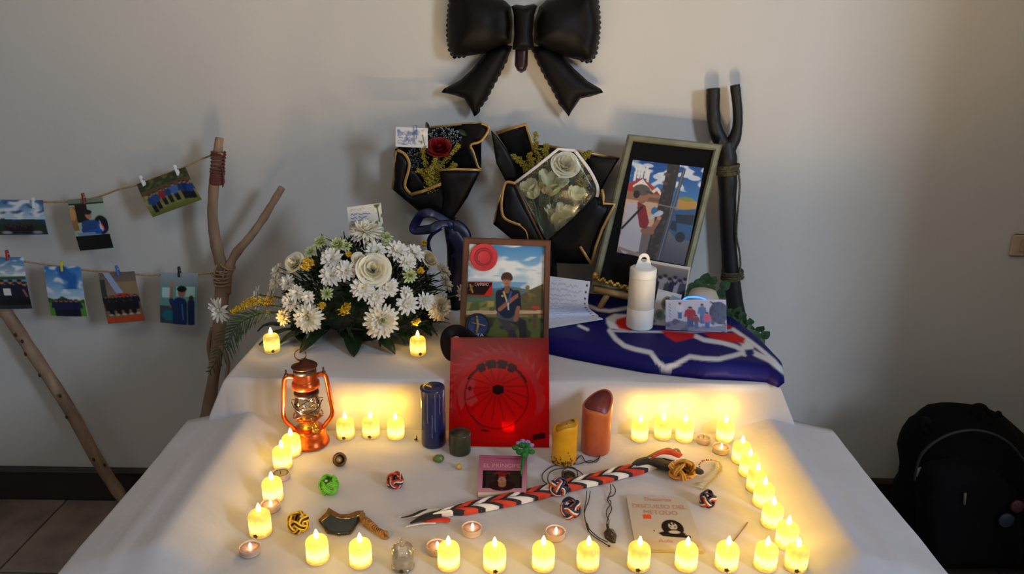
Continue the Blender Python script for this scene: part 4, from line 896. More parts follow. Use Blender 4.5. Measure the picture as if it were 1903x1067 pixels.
# ---------------------------------------------------------------- pendants with black cords
BC = mat('black_waxed_cord', rgb(30, 26, 26), .6)
def cordp(pts, zf=Z2, r_=.0009, h=.002): return tube(spline([B(x, y, (h[i] if isinstance(h, list) else h)) for i, (x, y) in enumerate(zf(pts))], 6), r_, 6)
pd = thing('pendant_necklace', 'black cord necklace with a dark arrowhead pendant', 'necklace', B(1133, 994, .001))
m = M(); m.add(cordp([(1590, 400), (1612, 440), (1600, 480), (1555, 500), (1560, 530), (1585, 580), (1560, 640), (1548, 700), (1555, 735)], h=[.012, .006, .002, .002, .002, .002, .002, .002, .004]))
m.add(cordp([(1575, 400), (1578, 450), (1560, 500), (1580, 540), (1548, 590), (1550, 640), (1565, 670), (1552, 735)], h=[.012, .006, .003, .003, .003, .003, .003, .004])); mesh('cord', m, BC, pd)
mesh('cord_binding', tube([B(x, y, .004) for x, y in Z2([(1552, 700), (1560, 742)])], .0024, 8), BC, pd)
mesh('arrowhead', pillow([(lambda v: (v.x, v.y))(B(x, y, .001)) for x, y in Z2([(1525, 760), (1545, 735), (1600, 742), (1622, 780), (1612, 840), (1585, 835), (1535, 800)])], .0025, .006, 0, .007, lambda x, y, h: Vector((x, y, T+.001+h))), mat('dark_flint', rgb(44, 34, 30), .35, bump=1, bscale=120), pd)
pd2 = thing('cord_necklace', 'thin black cord necklace ending in a sliding knot near the front row', 'necklace', B(1110, 960, .001))
m = M(); m.add(cordp([(1400, 450), (1395, 520), (1380, 600), (1388, 660), (1405, 705), (1415, 750), (1470, 800), (1565, 858)], h=[.01, .004, .002, .002, .002, .002, .002, .002]))
m.add(cordp([(1425, 450), (1415, 520), (1388, 590), (1382, 640), (1410, 720), (1480, 790), (1555, 830)], h=[.01, .004, .002, .003, .003, .003, .003])); mesh('cord', m, BC, pd2)
mesh('sliding_knot', tube([B(x, y, .003) for x, y in Z2([(1400, 695), (1412, 735)])], .0022, 8), BC, pd2); mesh('sliding_knot', sphere(B(*Z2([(1565, 858)])[0], .003), .0022, 8, 6), BC, pd2)
pd3 = thing('ring_necklace', 'tangled black cord necklace with a dark ring by the yellow candle', 'necklace', B(1060, 878, .001))
m = M(); m.add(cordp([(1115, 405), (1075, 370), (1070, 330), (1105, 290), (1160, 262), (1230, 262), (1300, 240), (1345, 195), (1365, 190), (1390, 230), (1430, 240), (1480, 212), (1508, 178)], h=[.006]+[.002]*12))
m.add(cordp([(1120, 400), (1110, 350), (1135, 305), (1200, 282), (1280, 278), (1340, 300), (1372, 330)], h=.003)); m.add(cordp([(1215, 340), (1222, 300), (1270, 272), (1315, 285), (1332, 320), (1322, 360), (1290, 380)], h=.004))
m.add(cordp([(1300, 245), (1340, 250), (1420, 225), (1470, 235), (1500, 190)], h=.003)); mesh('cord', m, BC, pd3)
rg = frame_at(B(1057, 885, .008), (.1, -.2, 1))
mesh('ring', M().add(lathe([(.0105, -.002), (.0135, -.002), (.0135, .002), (.0105, .002), (.0105, -.002)], 26), rg), mat('tarnished_ring', rgb(70, 58, 44), .4, metal=.7), pd3)
mesh('ring_plate', M().add(lathe([(0, 0), (.0105, 0), (.0105, .001), (0, .001)], 20), rg), mat('dark_ring_plate', rgb(58, 50, 40), .5, metal=.5), pd3)
# ---------------------------------------------------------------- flowers: building blocks
def petal(ln, wd, cup=.15, curl=0, nl=5, nw=3, tip=.5, th0=0):
    """petal from the origin along +X, curling towards +Z"""
    V = []
    for i in range(nl+1):
        t = i/nl; w_ = wd*(math.sin(math.pi*min(t*.62+.12, 1))**.8)*(1-max(0, t-.75)/.25*(1-tip)); a = th0+curl*t
        x = ln*t*math.cos(a) if abs(curl) < 1e-6 else ln*(math.sin(th0+curl*t)-math.sin(th0))/curl; z = ln*t*math.sin(a) if abs(curl) < 1e-6 else ln*(-math.cos(th0+curl*t)+math.cos(th0))/curl
        for j in range(nw):
            u = j/(nw-1)*2-1; V.append(Vector((x, u*w_/2, z+cup*wd*u*u)))
    return V, [(i*nw+j, i*nw+j+1, (i+1)*nw+j+1, (i+1)*nw+j) for i in range(nl) for j in range(nw-1)]
def mum(r, rings, seed, pw=.16, curl=.8):
    """rings: (count, length factor, lift angle deg)"""
    rs = random.Random(seed); m = M()
    for n, lf, lift in rings:
        o = rs.random()
        for k in range(n):
            a = 2*math.pi*(k+o+rs.uniform(-.15, .15))/n; l_ = r*lf*rs.uniform(.88, 1.1); lv = R(lift+rs.uniform(-7, 7))
            m.add(petal(l_, r*pw*rs.uniform(.85, 1.15), .25, -curl*.5 if lift < 30 else curl*.4, 4, 3, .55, lv), Matrix.Rotation(a, 4, 'Z') @ Matrix.Rotation(rs.uniform(-.2, .2), 4, 'X'))
    return m
DAISY = [(12, 1, 8), (12, .92, 26), (9, .65, 48)]
FULL = [(20, 1, -4), (20, .95, 14), (18, .85, 32), (15, .7, 50), (11, .52, 68)]
BUTTON = [(12, .9, 15), (12, .8, 38), (10, .65, 58), (8, .5, 75)]
PW = mat('white_petal', rgb(232, 228, 218), .6, sss=.1, spec=.2); PWc = mat('cream_petal', rgb(240, 234, 214), .6, sss=.1, spec=.2); PG = mat('pale_green_petal', rgb(204, 212, 152), .6, sss=.1)
CTR = mat('yellow_green_centre', rgb(176, 178, 70), .8, bump=1, bscale=500); YF_ = mat('yellow_flower', rgb(226, 190, 40), .7, col2=rgb(206, 164, 28), nscale=100)
LEAF = mat('dark_green_leaf', rgb(30, 52, 28), .4, col2=rgb(18, 34, 20), nscale=25, bump=.3, bscale=60); LEAF2 = mat('mid_green_leaf', rgb(58, 82, 44), .55, col2=rgb(40, 62, 34), nscale=40)
ROSEW = mat('white_rose_petal', rgb(234, 228, 204), .5, sss=.1); ROSER = mat('red_rose_petal', rgb(140, 10, 22), .5, col2=rgb(96, 6, 16), nscale=60)
GROD = mat('goldenrod_yellow', rgb(178, 158, 50), .8, col2=rgb(128, 118, 40), nscale=200); STEM = mat('flower_stem', rgb(70, 98, 52), .5)
def rose(r, seed, open_=1.0):
    rs = random.Random(seed); m = M()
    for i in range(16):
        f = (i+1)/16; a0 = i*2.4+rs.uniform(-.3, .3); rr = r*(.10+.62*f*open_); h = r*(1.25-.45*f); span = .85+.35*f; V = []; nu, nv = 8, 6; le = .25+.95*f*open_
        for j in range(nv+1):
            v = j/nv
            for k in range(nu+1):
                u = k/nu*2-1; a = a0+u*span; q = rr*(.45+.62*math.sin(v*(2.5-1.0*f)))+r*.34*le*v**3; e = 1-.30*abs(u)**3+.04*math.sin(3*u+i); h = r*(1.30-.55*f)
                V.append(Vector((q*math.cos(a), q*math.sin(a), h*v*e-r*.45-(r*.16*le*v**5))))
        m.add((V, [(j*(nu+1)+k, j*(nu+1)+k+1, (j+1)*(nu+1)+k+1, (j+1)*(nu+1)+k) for j in range(nv) for k in range(nu)]))
    return m
def bell(r, seed, ln=1.3, n=7):
    rs = random.Random(seed); m = M()
    for k in range(n):
        a = 2*math.pi*(k+rs.uniform(-.15, .15))/n; l_ = r*ln*rs.uniform(.92, 1.08); V = []; nu, nv = 5, 6
        rk = 1-(.25 if k % 2 else 0)
        for j in range(nv+1):
            v = j/nv
            for i in range(nu+1):
                u = i/nu*2-1; w_ = r*.62*math.sin(math.pi*min(.15+v*.72, 1))*u; q = r*(.12+.42*math.sin(min(v*1.6, 1.57))+.40*max(0, v-.65)/.35)*rk
                V.append(Matrix.Rotation(a, 3, 'Z') @ Vector((q, w_, l_*v-l_*.7-(.06*r*abs(u)*v)+.05*r*math.sin(u*6+k)*v)))
        m.add((V, [(j*(nu+1)+i, j*(nu+1)+i+1, (j+1)*(nu+1)+i+1, (j+1)*(nu+1)+i) for j in range(nv) for i in range(nu)]))
    return m
def octa(c, r):
    c = Vector(c); return [c+Vector(d)*r for d in ((1, 0, 0), (-1, 0, 0), (0, 1, 0), (0, -1, 0), (0, 0, 1), (0, 0, -1))], [(0, 2, 4), (2, 1, 4), (1, 3, 4), (3, 0, 4), (2, 0, 5), (1, 2, 5), (3, 1, 5), (0, 3, 5)]
def plume(pts, wd, n, seed, r=.0016):
    """goldenrod plume along pts"""
    rs = random.Random(seed); s_ = spline(pts, 6); m = M(); m.add(tube(s_, .0009, 5))
    for k in range(int(n*1.5)):
        i = rs.randrange(len(s_)); f = i/len(s_); w_ = wd*1.3*(1-.7*f); m.add(octa(s_[i]+Vector((rs.gauss(0, w_*.5), rs.gauss(0, w_*.4), rs.gauss(0, w_*.5))), r*rs.uniform(.7, 1.4)))
    return m
def leafblade(p0, p1, wd, droop=0, nrm=(0, -.4, 1), n=8, fold=.15):
    p0, p1 = Vector(p0), Vector(p1); t = (p1-p0); L_ = t.length; t.normalize(); b = t.cross(Vector(nrm)).normalized(); u = b.cross(t).normalized(); V = []
    for i in range(n+1):
        f = i/n; w_ = wd*math.sin(math.pi*min(.08+f*.92, 1))**.75/2; c = p0+t*L_*f+u*(droop*math.sin(math.pi*f))
        for j in (-1, -.5, 0, .5, 1): V.append(c+b*w_*j+u*(wd*fold*abs(j)+.0008*math.sin(i*2+j*3)))
    return V, [(i*5+j, i*5+j+1, (i+1)*5+j+1, (i+1)*5+j) for i in range(n) for j in range(4)]
# ---------------------------------------------------------------- the white flower arrangement on the tier
Z5 = Zm(370, 360, 3.139)
ac = PZ(660, 652, U); ac.y = 1.665
FA = thing('flower_arrangement', 'domed arrangement of white chrysanthemums and roses with dark leaves on the raised tier', 'flowers', (ac.x, ac.y, U+.001))
EC = Vector((ac.x, 1.685, U+.05)); ER = Vector((.205, .145, .195))
def hit(px, py):
    """where the sight line meets the dome, else its nearest edge"""
    o = Vector((0, 0, CAMZ))-EC; d = ray(px, py).normalized()
    o2 = Vector((o[i]/ER[i] for i in range(3))); d2 = Vector((d[i]/ER[i] for i in range(3)))
    a, b, c = d2.dot(d2), 2*o2.dot(d2), o2.dot(o2)-1; q = b*b-4*a*c
    t = (-b-math.sqrt(q))/(2*a) if q > 0 else -b/(2*a)
    p = EC+o+d*t; n = Vector(((p-EC)[i]/ER[i]**2 for i in range(3))).normalized(); return p, n
pot = lathe([(0, 0), (.06, 0), (.065, .01), (.065, .03), (.055, .04), (0, .045)], 28)
mesh('tray', M().add(pot, Matrix.Translation((EC.x, EC.y, U+.001))), mat('dark_green_tray', rgb(24, 36, 24), .5), FA)
# dark inner foliage: many small needle leaves on the dome
rs = random.Random(21); m = M()
for k in range(900):
    th = rs.uniform(0, 2*math.pi); ph = math.acos(rs.uniform(-.15, 1)); n_ = Vector((math.sin(ph)*math.cos(th), math.sin(ph)*math.sin(th), math.cos(ph)))
    p = EC+Vector((n_.x*ER.x, n_.y*ER.y, n_.z*ER.z))*rs.uniform(.62, .84); d = (n_+Vector((rs.gauss(0, .6), rs.gauss(0, .6), rs.gauss(0, .5)))).normalized()
    m.add(leafblade(p, p+d*rs.uniform(.03, .055), rs.uniform(.004, .010), .002, (rs.uniform(-1, 1), rs.uniform(-1, 1), 1), 3))

for i, v in enumerate(m.v):
    if v[2] < U+.004: m.v[i] = (v[0], v[1], U+.004+rs.uniform(0, .003))
o = mesh('filler_foliage', m, LEAF, FA, kind='stuff')
mesh('foam_core', sphere((EC.x, EC.y, U+.065), 1, 24, 14, (ER.x*.66, ER.y*.62, .058)), LEAF, FA)
fmeshes = {}
def flower(px, py, rpx, kind, tilt=None, seed=0, push=1.0, sq=1.0):
    p, n = hit(px, py); zc = (p-Vector((0, 0, CAMZ))).dot(CM.to_3x3() @ Vector((0, 0, -1))); r = rpx*zc/FPX
    view = (Vector((0, 0, CAMZ))-p).normalized(); n = (n*1.0+view*.55).normalized()
    if tilt: n = (n+Vector(tilt)).normalized()
    key = (kind, seed % 3)
    if key not in fmeshes:
        if kind == 'daisy': f = mum(1, DAISY, seed % 3+1, .31, .5)
        elif kind == 'full': f = mum(1, FULL, seed % 3+5, .23, .7)
        elif kind == 'green': f = mum(1, BUTTON, seed % 3+9, .26, .9)
        elif kind == 'rose': f = rose(1, seed % 3)
        fmeshes[key] = f
    f = fmeshes[key]; nm = 'white_rose' if kind == 'rose' else 'chrysanthemum'
    fr = frame_at(p+n*(r*.12 if kind != 'rose' else .3*r), n, seed*1.7) @ Matrix.Diagonal((r, r, r*sq, 1))
    o = mesh(nm, M().add((f.v, f.f), fr), {'daisy': PW, 'full': PWc, 'green': PG, 'rose': ROSEW}[kind], FA, label={'green': 'pale green chrysanthemum', 'full': 'large full white chrysanthemum'}.get(kind))
    if kind != 'rose': mesh('flower_centre', M().add(sphere((0, 0, .06 if kind == 'daisy' else .22), .17 if kind == 'daisy' else .13, 10, 6, (1, 1, .6)), fr), CTR, o)
    # a stem back towards the core
    q = p-n*.05; q.z = max(q.z, U+.02); mesh('flower_stem', tube([p, q.lerp(EC, .25)], .0018, 5), STEM, o)
FL = [(640, 720, 92, 'full'), (1065, 742, 108, 'full'), (975, 238, 100, 'full'), (712, 292, 56, 'green'), (812, 305, 62, 'green'), (1092, 262, 45, 'green'), (1088, 312, 32, 'green'),
      (858, 452, 66, 'daisy'), (772, 482, 70, 'daisy'), (955, 552, 74, 'daisy'), (1100, 547, 68, 'daisy'), (1210, 642, 70, 'daisy'), (1315, 627, 56, 'daisy'), (1396, 662, 84, 'full'), (748, 583, 46, 'green'),
      (775, 388, 72, 'daisy'), (1150, 340, 70, 'daisy'), (1250, 352, 62, 'daisy'), (1208, 405, 58, 'daisy'), (1028, 342, 66, 'daisy'), (1030, 605, 60, 'daisy'), (465, 455, 52, 'daisy'), (452, 525, 52, 'daisy'), (522, 522, 52, 'daisy'),
      (575, 582, 56, 'daisy'), (540, 632, 60, 'daisy'), (432, 600, 58, 'daisy'), (350, 590, 52, 'daisy'), (352, 648, 54, 'daisy'), (498, 720, 50, 'daisy'), (418, 692, 44, 'daisy'), (1228, 482, 54, 'green'), (1415, 455, 58, 'daisy'), (1432, 530, 56, 'daisy'),
      (1015, 448, 92, 'rose'), (566, 412, 60, 'rose'), (1332, 392, 54, 'rose'), (932, 386, 40, 'rose'), (655, 345, 44, 'green'), (640, 605, 44, 'daisy'), (892, 440, 44, 'daisy'), (1205, 575, 38, 'daisy'), (860, 250+60, 40, 'green'), (1520, 590, 60, 'daisy')]
for i, (x, y, r_, k) in enumerate(FL):
    px, py = Z5([(x, y)])[0]; flower(px, py, r_/3.139, k, seed=i, sq=.9, tilt=(0, 0, .9) if i == 2 else ((-.8, 0, .1) if x < 440 else None))
def yclump(px, py, r, seed, n=46):
    p, n_ = hit(px, py); p = p+n_*.012; rs = random.Random(seed); m = M()
    for k in range(n):
        q = Vector((rs.gauss(0, 1), rs.gauss(0, 1), rs.gauss(0, 1))).normalized()*r*rs.uniform(.3, 1)
        for a in range(2): m.add(petal(.0055, .0038, .1, .3, 2, 3, .6, rs.uniform(-1, 1)), Matrix.Translation(p+q) @ Matrix.Rotation(rs.uniform(0, 6.28), 4, 'Z') @ Matrix.Rotation(rs.uniform(0, 3), 4, 'X'))
    mesh('yellow_flower', m, YF_, FA)
for i, (x, y, r_) in enumerate([(655, 412, 36), (640, 440, 26), (855, 678, 32), (872, 655, 20), (1295, 315, 18), (1275, 460, 16), (1255, 742, 24), (730, 650, 20), (880, 370, 14)]):
    px, py = Z5([(x, y)])[0]; yclump(px, py, r_*.0011/3.139*1.15*1.0/1.0 if 0 else r_/3.139*1.6/FPX, i)
# big glossy leaves at the foot
def bigleaf(base, mid, tip, wd, nm='large_leaf'):
    P0, P1 = PZ(*Z5([base])[0], U+.035), PZ(*Z5([tip])[0], U+.006); V, F = leafblade(P0, P1, wd, .012, (0, 0, 1), 10, -.12)
    V = [Vector((v.x, v.y, max(v.z, U+.0025))) for v in V]; mesh(nm, (V, F), LEAF, FA)
for b_, t_, w_ in (((760, 760), (585, 925), .042), ((900, 740), (902, 948), .046), ((1010, 790), (1145, 932), .034), ((640, 790), (455, 880), .036), ((560, 780), (348, 878), .026), ((480, 760), (338, 800), .03), ((1150, 790), (1260, 878), .036), ((1240, 750), (1360, 825), .040), ((1300, 700), (1340, 815), .034), ((800, 620), (730, 740), .036), ((900, 640), (960, 740), .04), ((560, 740), (600, 868), .034)):
    bigleaf(b_, None, t_, w_)
# the spray on the left: fern, goldenrod and the far daisy
def fernd(pts, ln, seed, par, wd=.0028):
    s_ = spline(pts, 8); st_ = mesh('fern_frond', tube(s_, .0011, 5), LEAF2, par); m = M(); rs = random.Random(seed)
    for i in range(3, len(s_)-1, 2):
        t_ = (s_[i+1]-s_[i-1]).normalized(); f = i/len(s_); l_ = ln*math.sin(math.pi*(.15+.8*f))
        for sg in (-1, 1):
            d = (t_*.75+Vector((-t_.z*sg, rs.uniform(-.3, .1), t_.x*sg)).normalized()*.75).normalized(); d.z -= .15; m.add(leafblade(s_[i], s_[i]+d*l_*rs.uniform(.85, 1.1), wd, .002, (0, -1, .3), 4))
    mesh('leaflets', m, LEAF2, st_)
def D5(pts, d): return [P(x, y, d) for x, y in Z5(pts)]
fernd(D5([(400, 690), (310, 720), (230, 760), (180, 830), (130, 930), (60, 1040)], 1.60), .046, 2, FA)
fernd(D5([(440, 700), (340, 705), (260, 740), (210, 800), (160, 900)], 1.61), .038, 4, FA)
o = mesh('goldenrod_plume', plume(D5([(420, 620), (330, 630), (260, 655), (195, 690)], 1.64), .011, 260, 3, .0022), YF_, FA)
dp = D5([(122, 680)], 1.66)[0]; fr = frame_at(dp, (-.35, -1, .1), .5) @ Matrix.Diagonal((.027, .034, .03, 1))
o = mesh('chrysanthemum', M().add(mum(1, DAISY, 4, .24, .5), fr), PW, FA); mesh('flower_centre', M().add(sphere((0, 0, .08), .2, 10, 6, (1, 1, .6)), fr), CTR, o)
mesh('flower_stem', tube(spline([dp+Vector((0, .004, 0))]+D5([(190, 690), (300, 700), (420, 690)], 1.66), 5), .0015, 5), STEM, o)
# note card above
cv = Cv(64, 46, 60, (214, 214, 206)).scribble(5, 11, 46, 40, 5, .45, (52, 72, 150), 3).scribble(5, 3, 40, 8, 1, .4, (190, 160, 150), 5).blotch(.12, (96, 110, 76), .1, 0, 46, 3, 46, 64).line(56, 4, 58, 30, 1, (60, 80, 50))
q = Z5([(862, 80), (1060, 54), (1078, 215), (880, 235)])
tag(print_on('note_card', cv, [P(x, y, 1.70) for x, y in q], PAPER), 'white note card with blue handwriting standing above the white flowers', 'card')
# ---------------------------------------------------------------- bouquets
Z3 = Zm(700, 210, 3.556)
def sheet(name, pts, zf, d, mt, parent, dome=0, step=.012, th=.0012, tiltx=0, label=None, lean=0):
    """sheet of wrap; d depth, dome bulges to the viewer"""
    q = [(lambda v: (v.x, v.z))(P(x, y, d)) for x, y in zf(pts)]; cx = sum(p[0] for p in q)/len(q); cz = sum(p[1] for p in q)/len(q)
    vv, ff, dd = fill(q, step); mx = max(dd)+1e-6
    def pos(x, z, dst, back): return Vector((x, d-dome*math.sqrt(min(dst/mx, 1))+tiltx*(x-cx)+lean*(z-cz)+.0025*nz(x*25, z*25)+back, z))
    n = len(vv); V = [pos(v[0], v[1], k, 0) for v, k in zip(vv, dd)]+[pos(v[0], v[1], k, th) for v, k in zip(vv, dd)]
    m_ = bmesh.new(); bv = [m_.verts.new(p) for p in V]
    for f in ff:
        m_.faces.new([bv[i] for i in f]); m_.faces.new([bv[i+n] for i in f[::-1]])
    es = [e for e in m_.edges if len(e.link_faces) == 1 and e.verts[0].index < 0]
    m_.verts.index_update(); rim = [e for e in m_.edges if e.is_boundary and e.verts[0].index < n and e.verts[1].index < n]
    for e in rim:
        a, b = e.verts[0].index, e.verts[1].index
        try: m_.faces.new([bv[a], bv[b], bv[b+n], bv[a+n]])
        except ValueError: pass
    bmesh.ops.recalc_face_normals(m_, faces=m_.faces); m_.verts.index_update()
    out = ([v.co.copy() for v in m_.verts], [[v.index for v in f.verts] for f in m_.faces]); m_.free()
    return mesh(name, out, mt, parent, label=label)
def trim(pts, zf, d, parent, w_=.0042, mt=None, name='gold_trim', per=1, sm=True, th=.0012):
    ds = d if isinstance(d, list) else [d]*len(pts); p3 = [P(x, y, dd) for (x, y), dd in zip(zf(pts), ds)]
    p3 = spline(p3, 5) if sm else p3
    return mesh(name, tube(p3, w_, 8, flat=th/w_, up=(0, -1, 0)), mt or GOLD, parent)
b1 = thing('bouquet', 'small black wrapped bouquet with a red rose, left of the bigger one', 'bouquet', P(845, 640, 1.88))
DB = 1.93
sheet('wrap_sheet', [(120, 240), (355, 98), (690, 66), (742, 100), (692, 200), (690, 370), (480, 720), (400, 700), (290, 660), (105, 505)], Z3, DB+.02, BLACKP, b1)
sheet('wrap_sheet', [(560, 75), (690, 66), (742, 100), (690, 190), (625, 210), (650, 290), (690, 375), (560, 380), (480, 330)], Z3, DB-.02, BLACKP, b1, tiltx=-.15)
trim([(355, 96), (480, 84), (600, 72), (690, 66)], Z3, DB+.015, b1, .0030, sm=False); trim([(690, 68), (742, 100), (690, 185), (622, 212), (640, 262), (660, 330), (672, 360), (690, 372)], Z3, DB-.035, b1, .0030)
m = M(); rs = random.Random(8)
BBR = mat('babys_breath', rgb(150, 168, 176), .8); STD = mat('dark_stem', rgb(26, 44, 44), .8)
def breath(cx, cy, rx, ry, n, d, zf, par):
    m1, m2 = M(), M()
    for k in range(n):
        a, r_ = rs.uniform(0, 6.28), math.sqrt(rs.random()); p = P(*zf([(cx+rx*r_*math.cos(a), cy+ry*r_*math.sin(a))])[0], d+rs.uniform(-.02, .01))
        m1.add(octa(p, rs.uniform(.0012, .0022))); q = p+Vector((rs.uniform(-.012, .012), .01, -rs.uniform(.008, .02))); m2.add(tube([p, q], .0004, 3))
    mesh('babys_breath', m1, BBR, par, kind='stuff'); mesh('thin_stems', m2, STD, par, kind='stuff')
breath(450, 160, 110, 65, 190, DB-.015, Z3, b1); breath(250, 290, 55, 75, 130, DB-.015, Z3, b1)
def prose(x, y, rp, d, zf, par, nm, mt, shape, nrm=(0, -1, .35), sc=(1, 1, 1)):
    p = P(*zf([(x, y)])[0], d); r = rp/3.556*2.0/FPX; fr = frame_at(p, nrm, x) @ Matrix.Diagonal((r*sc[0], r*sc[1], r*sc[2], 1)); return mesh(nm, M().add(shape, fr), mt, par)
o = prose(415, 228, 74, DB-.055, Z3, b1, 'red_rose', ROSER, rose(1, 3), (0, -.75, .9)); mesh('flower_stem', tube([P(*Z3([(415, 250)])[0], DB-.04), P(*Z3([(400, 560)])[0], DB-.02)], .0025, 6), STEM, o)
for i, (a, w_) in enumerate((([(390, 500), (350, 420), (320, 330), (305, 240)], .011), ([(400, 500), (400, 400), (440, 330), (500, 260), (545, 215)], .009), ([(380, 490), (340, 430), (300, 390), (270, 380)], .010), ([(420, 470), (400, 400), (385, 330), (390, 290)], .010), ([(430, 460), (460, 400), (500, 360), (520, 345)], .009), ([(370, 490), (350, 450), (345, 400), (360, 360)], .013))):
    mesh('goldenrod_plume', plume([P(x, y, DB-.06-.004*i) for x, y in Z3(a)], w_, 230, 20+i, .0019), GROD, b1)
for k, (x0, y0, x1, y1) in enumerate(((345, 120, 328, 55), (300, 190, 330, 150), (540, 110, 600, 150))):
    mesh('leaf', leafblade(P(*Z3([(x0, y0)])[0], DB-.03), P(*Z3([(x1, y1)])[0], DB-.035), .011, .002, (0, -1, 0), 6), LEAF, b1)
sheet('wrap_sheet', [(130, 245), (180, 270), (215, 330), (205, 420), (190, 490), (230, 540), (350, 500), (480, 448), (490, 470), (520, 600), (470, 730), (290, 660), (105, 505)], Z3, DB-.075, BLACKP, b1, dome=.012)
sheet('wrap_sheet', [(415, 380), (540, 372), (690, 376), (600, 560), (490, 720), (430, 705), (440, 560)], Z3, DB-.085, BLACKP, b1, dome=.012, tiltx=.1)
sheet('wrap_sheet', [(205, 330), (300, 450), (360, 500), (230, 540), (190, 490)], Z3, DB-.068, BLACKP, b1)
trim([(135, 245), (185, 272), (215, 330), (208, 390), (190, 450), (190, 495), (228, 540)], Z3, DB-.083, b1, .0038); trim([(225, 540), (300, 520), (400, 480), (487, 448)], Z3, DB-.086, b1, .0042, sm=False)
trim([(415, 378), (520, 371), (600, 374), (690, 378)], Z3, DB-.092, b1, .0032, sm=False); trim([(130, 248), (118, 380), (105, 503)], Z3, DB-.075, b1, .0030, sm=False)
gp = [P(*Z3([(475, 690)])[0], DB-.05), P(*Z3([(480, 760)])[0], DB-.055), P(*Z3([(510, 900)])[0], DB-.06), P(*Z3([(520, 1100)])[0], DB-.06), P(*Z3([(525, 1350)])[0], DB-.055)]
gp[-1].z = U+.003
mesh('stem_wrap', tube(spline(gp, 5), [np.interp(i/20, [0, .2, .5, 1], [.030, .018, .026, .034]) for i in range(21)], 14, flat=.7), BLACKP, b1)
NAVY = mat('navy_satin', rgb(10, 18, 66), .4, col2=rgb(6, 12, 44), nscale=30, bump=.4, bscale=40)
rb = mesh('ribbon_bow', M().add(tube(spline([P(x, y, DB-.10+dd) for (x, y), dd in zip(Z3([(480, 725), (420, 690), (360, 662), (300, 670), (262, 720), (245, 770), (290, 775), (360, 765), (420, 735), (475, 730)]), [0, -.01, -.02, -.02, -.01, -.01, -.02, -.03, -.02, -.01])], 5), [.010]*10+[.0115]*30+[.009]*6, 8, flat=.12, up=(.2, -1, .5)))
    .add(tube(spline([P(x, y, DB-.10) for x, y in Z3([(470, 730), (520, 745), (565, 780), (585, 830), (570, 900)])], 5), [.012]*5+[.016]*16, 8, flat=.35, up=(0, -1, .3))), NAVY, b1)
mesh('ribbon_knot', sphere(P(*Z3([(478, 738)])[0], DB-.105), .014, 12, 8, (1, .7, .9)), NAVY, b1)
mesh('ribbon_tail', tube(spline([P(x, y, DB-.105) for x, y in Z3([(470, 745), (500, 800), (540, 860), (560, 940), (560, 1020), (540, 1090), (520, 1200)])], 5), [.008]*5+[.020]*10+[.028]*16, 10, flat=.25, up=(0, -1, .2)), NAVY, b1)
mesh('ribbon_tail', tube(spline([P(x, y, DB-.10) for x, y in Z3([(430, 760), (370, 800), (342, 850), (350, 910), (380, 970)])], 5), .005, 8, flat=.25, up=(0, -1, .2)), NAVY, b1)
cv = Cv(60, 40, 66, (204, 206, 210)).blotch(.14, (120, 134, 176), .0, 4, 36, 2, 2, 42, k=2).scribble(4, 6, 40, 36, 5, .5, (110, 120, 168), 6).blotch(.16, (110, 120, 90), .1, 4, 40, 5, 42, 58).line(50, 14, 54, 34, .8, (70, 90, 60)).ell(55, 12, 4, 5, (230, 226, 214)).ell(48, 10, 3, 4, (220, 216, 204))
tag(print_on('note_card', cv, [P(x, y, DB-.098) for x, y in Z3([(127, 92), (338, 100), (338, 232), (124, 222)])], PAPER), 'small card with faded handwriting clipped to the rose bouquet', 'card')
tag(mesh('paper_clip', tube(spline([P(x, y, DB-.102) for x, y in Z3([(246, 160), (244, 100), (250, 84), (262, 84), (264, 100), (262, 165), (254, 172), (247, 165), (248, 120)])], 4), .0007, 5), mat('blue_wire', rgb(70, 100, 170), .3)), 'blue paper clip on the card of the rose bouquet', 'paper clip')
# the larger bouquet
b2 = thing('bouquet', 'large black wrapped bouquet of white flowers under a clear film', 'bouquet', P(1040, 600, 1.86))
D2 = 1.94
sheet('wrap_sheet', [(790, 132), (985, 72), (1030, 210), (1100, 212), (1350, 255), (1605, 300), (1540, 400), (1460, 560), (1300, 800), (1100, 860), (930, 700), (850, 440), (900, 300)], Z3, D2+.015, BLACKP, b2)
trim([(790, 134), (985, 74), (1030, 212), (1038, 260)], Z3, D2+.008, b2, .0045, sm=False); trim([(1110, 216), (1350, 258), (1605, 302)], Z3, D2+.008, b2, .0038, sm=False)
sheet('wrap_sheet', [(755, 110), (800, 160), (880, 270), (930, 400), (935, 460), (850, 445), (790, 330), (770, 200)], Z3, D2-.04, BLACKP, b2, tiltx=.2)
sheet('wrap_sheet', [(1380, 285), (1605, 300), (1500, 470), (1462, 560), (1440, 430)], Z3, D2-.03, BLACKP, b2)
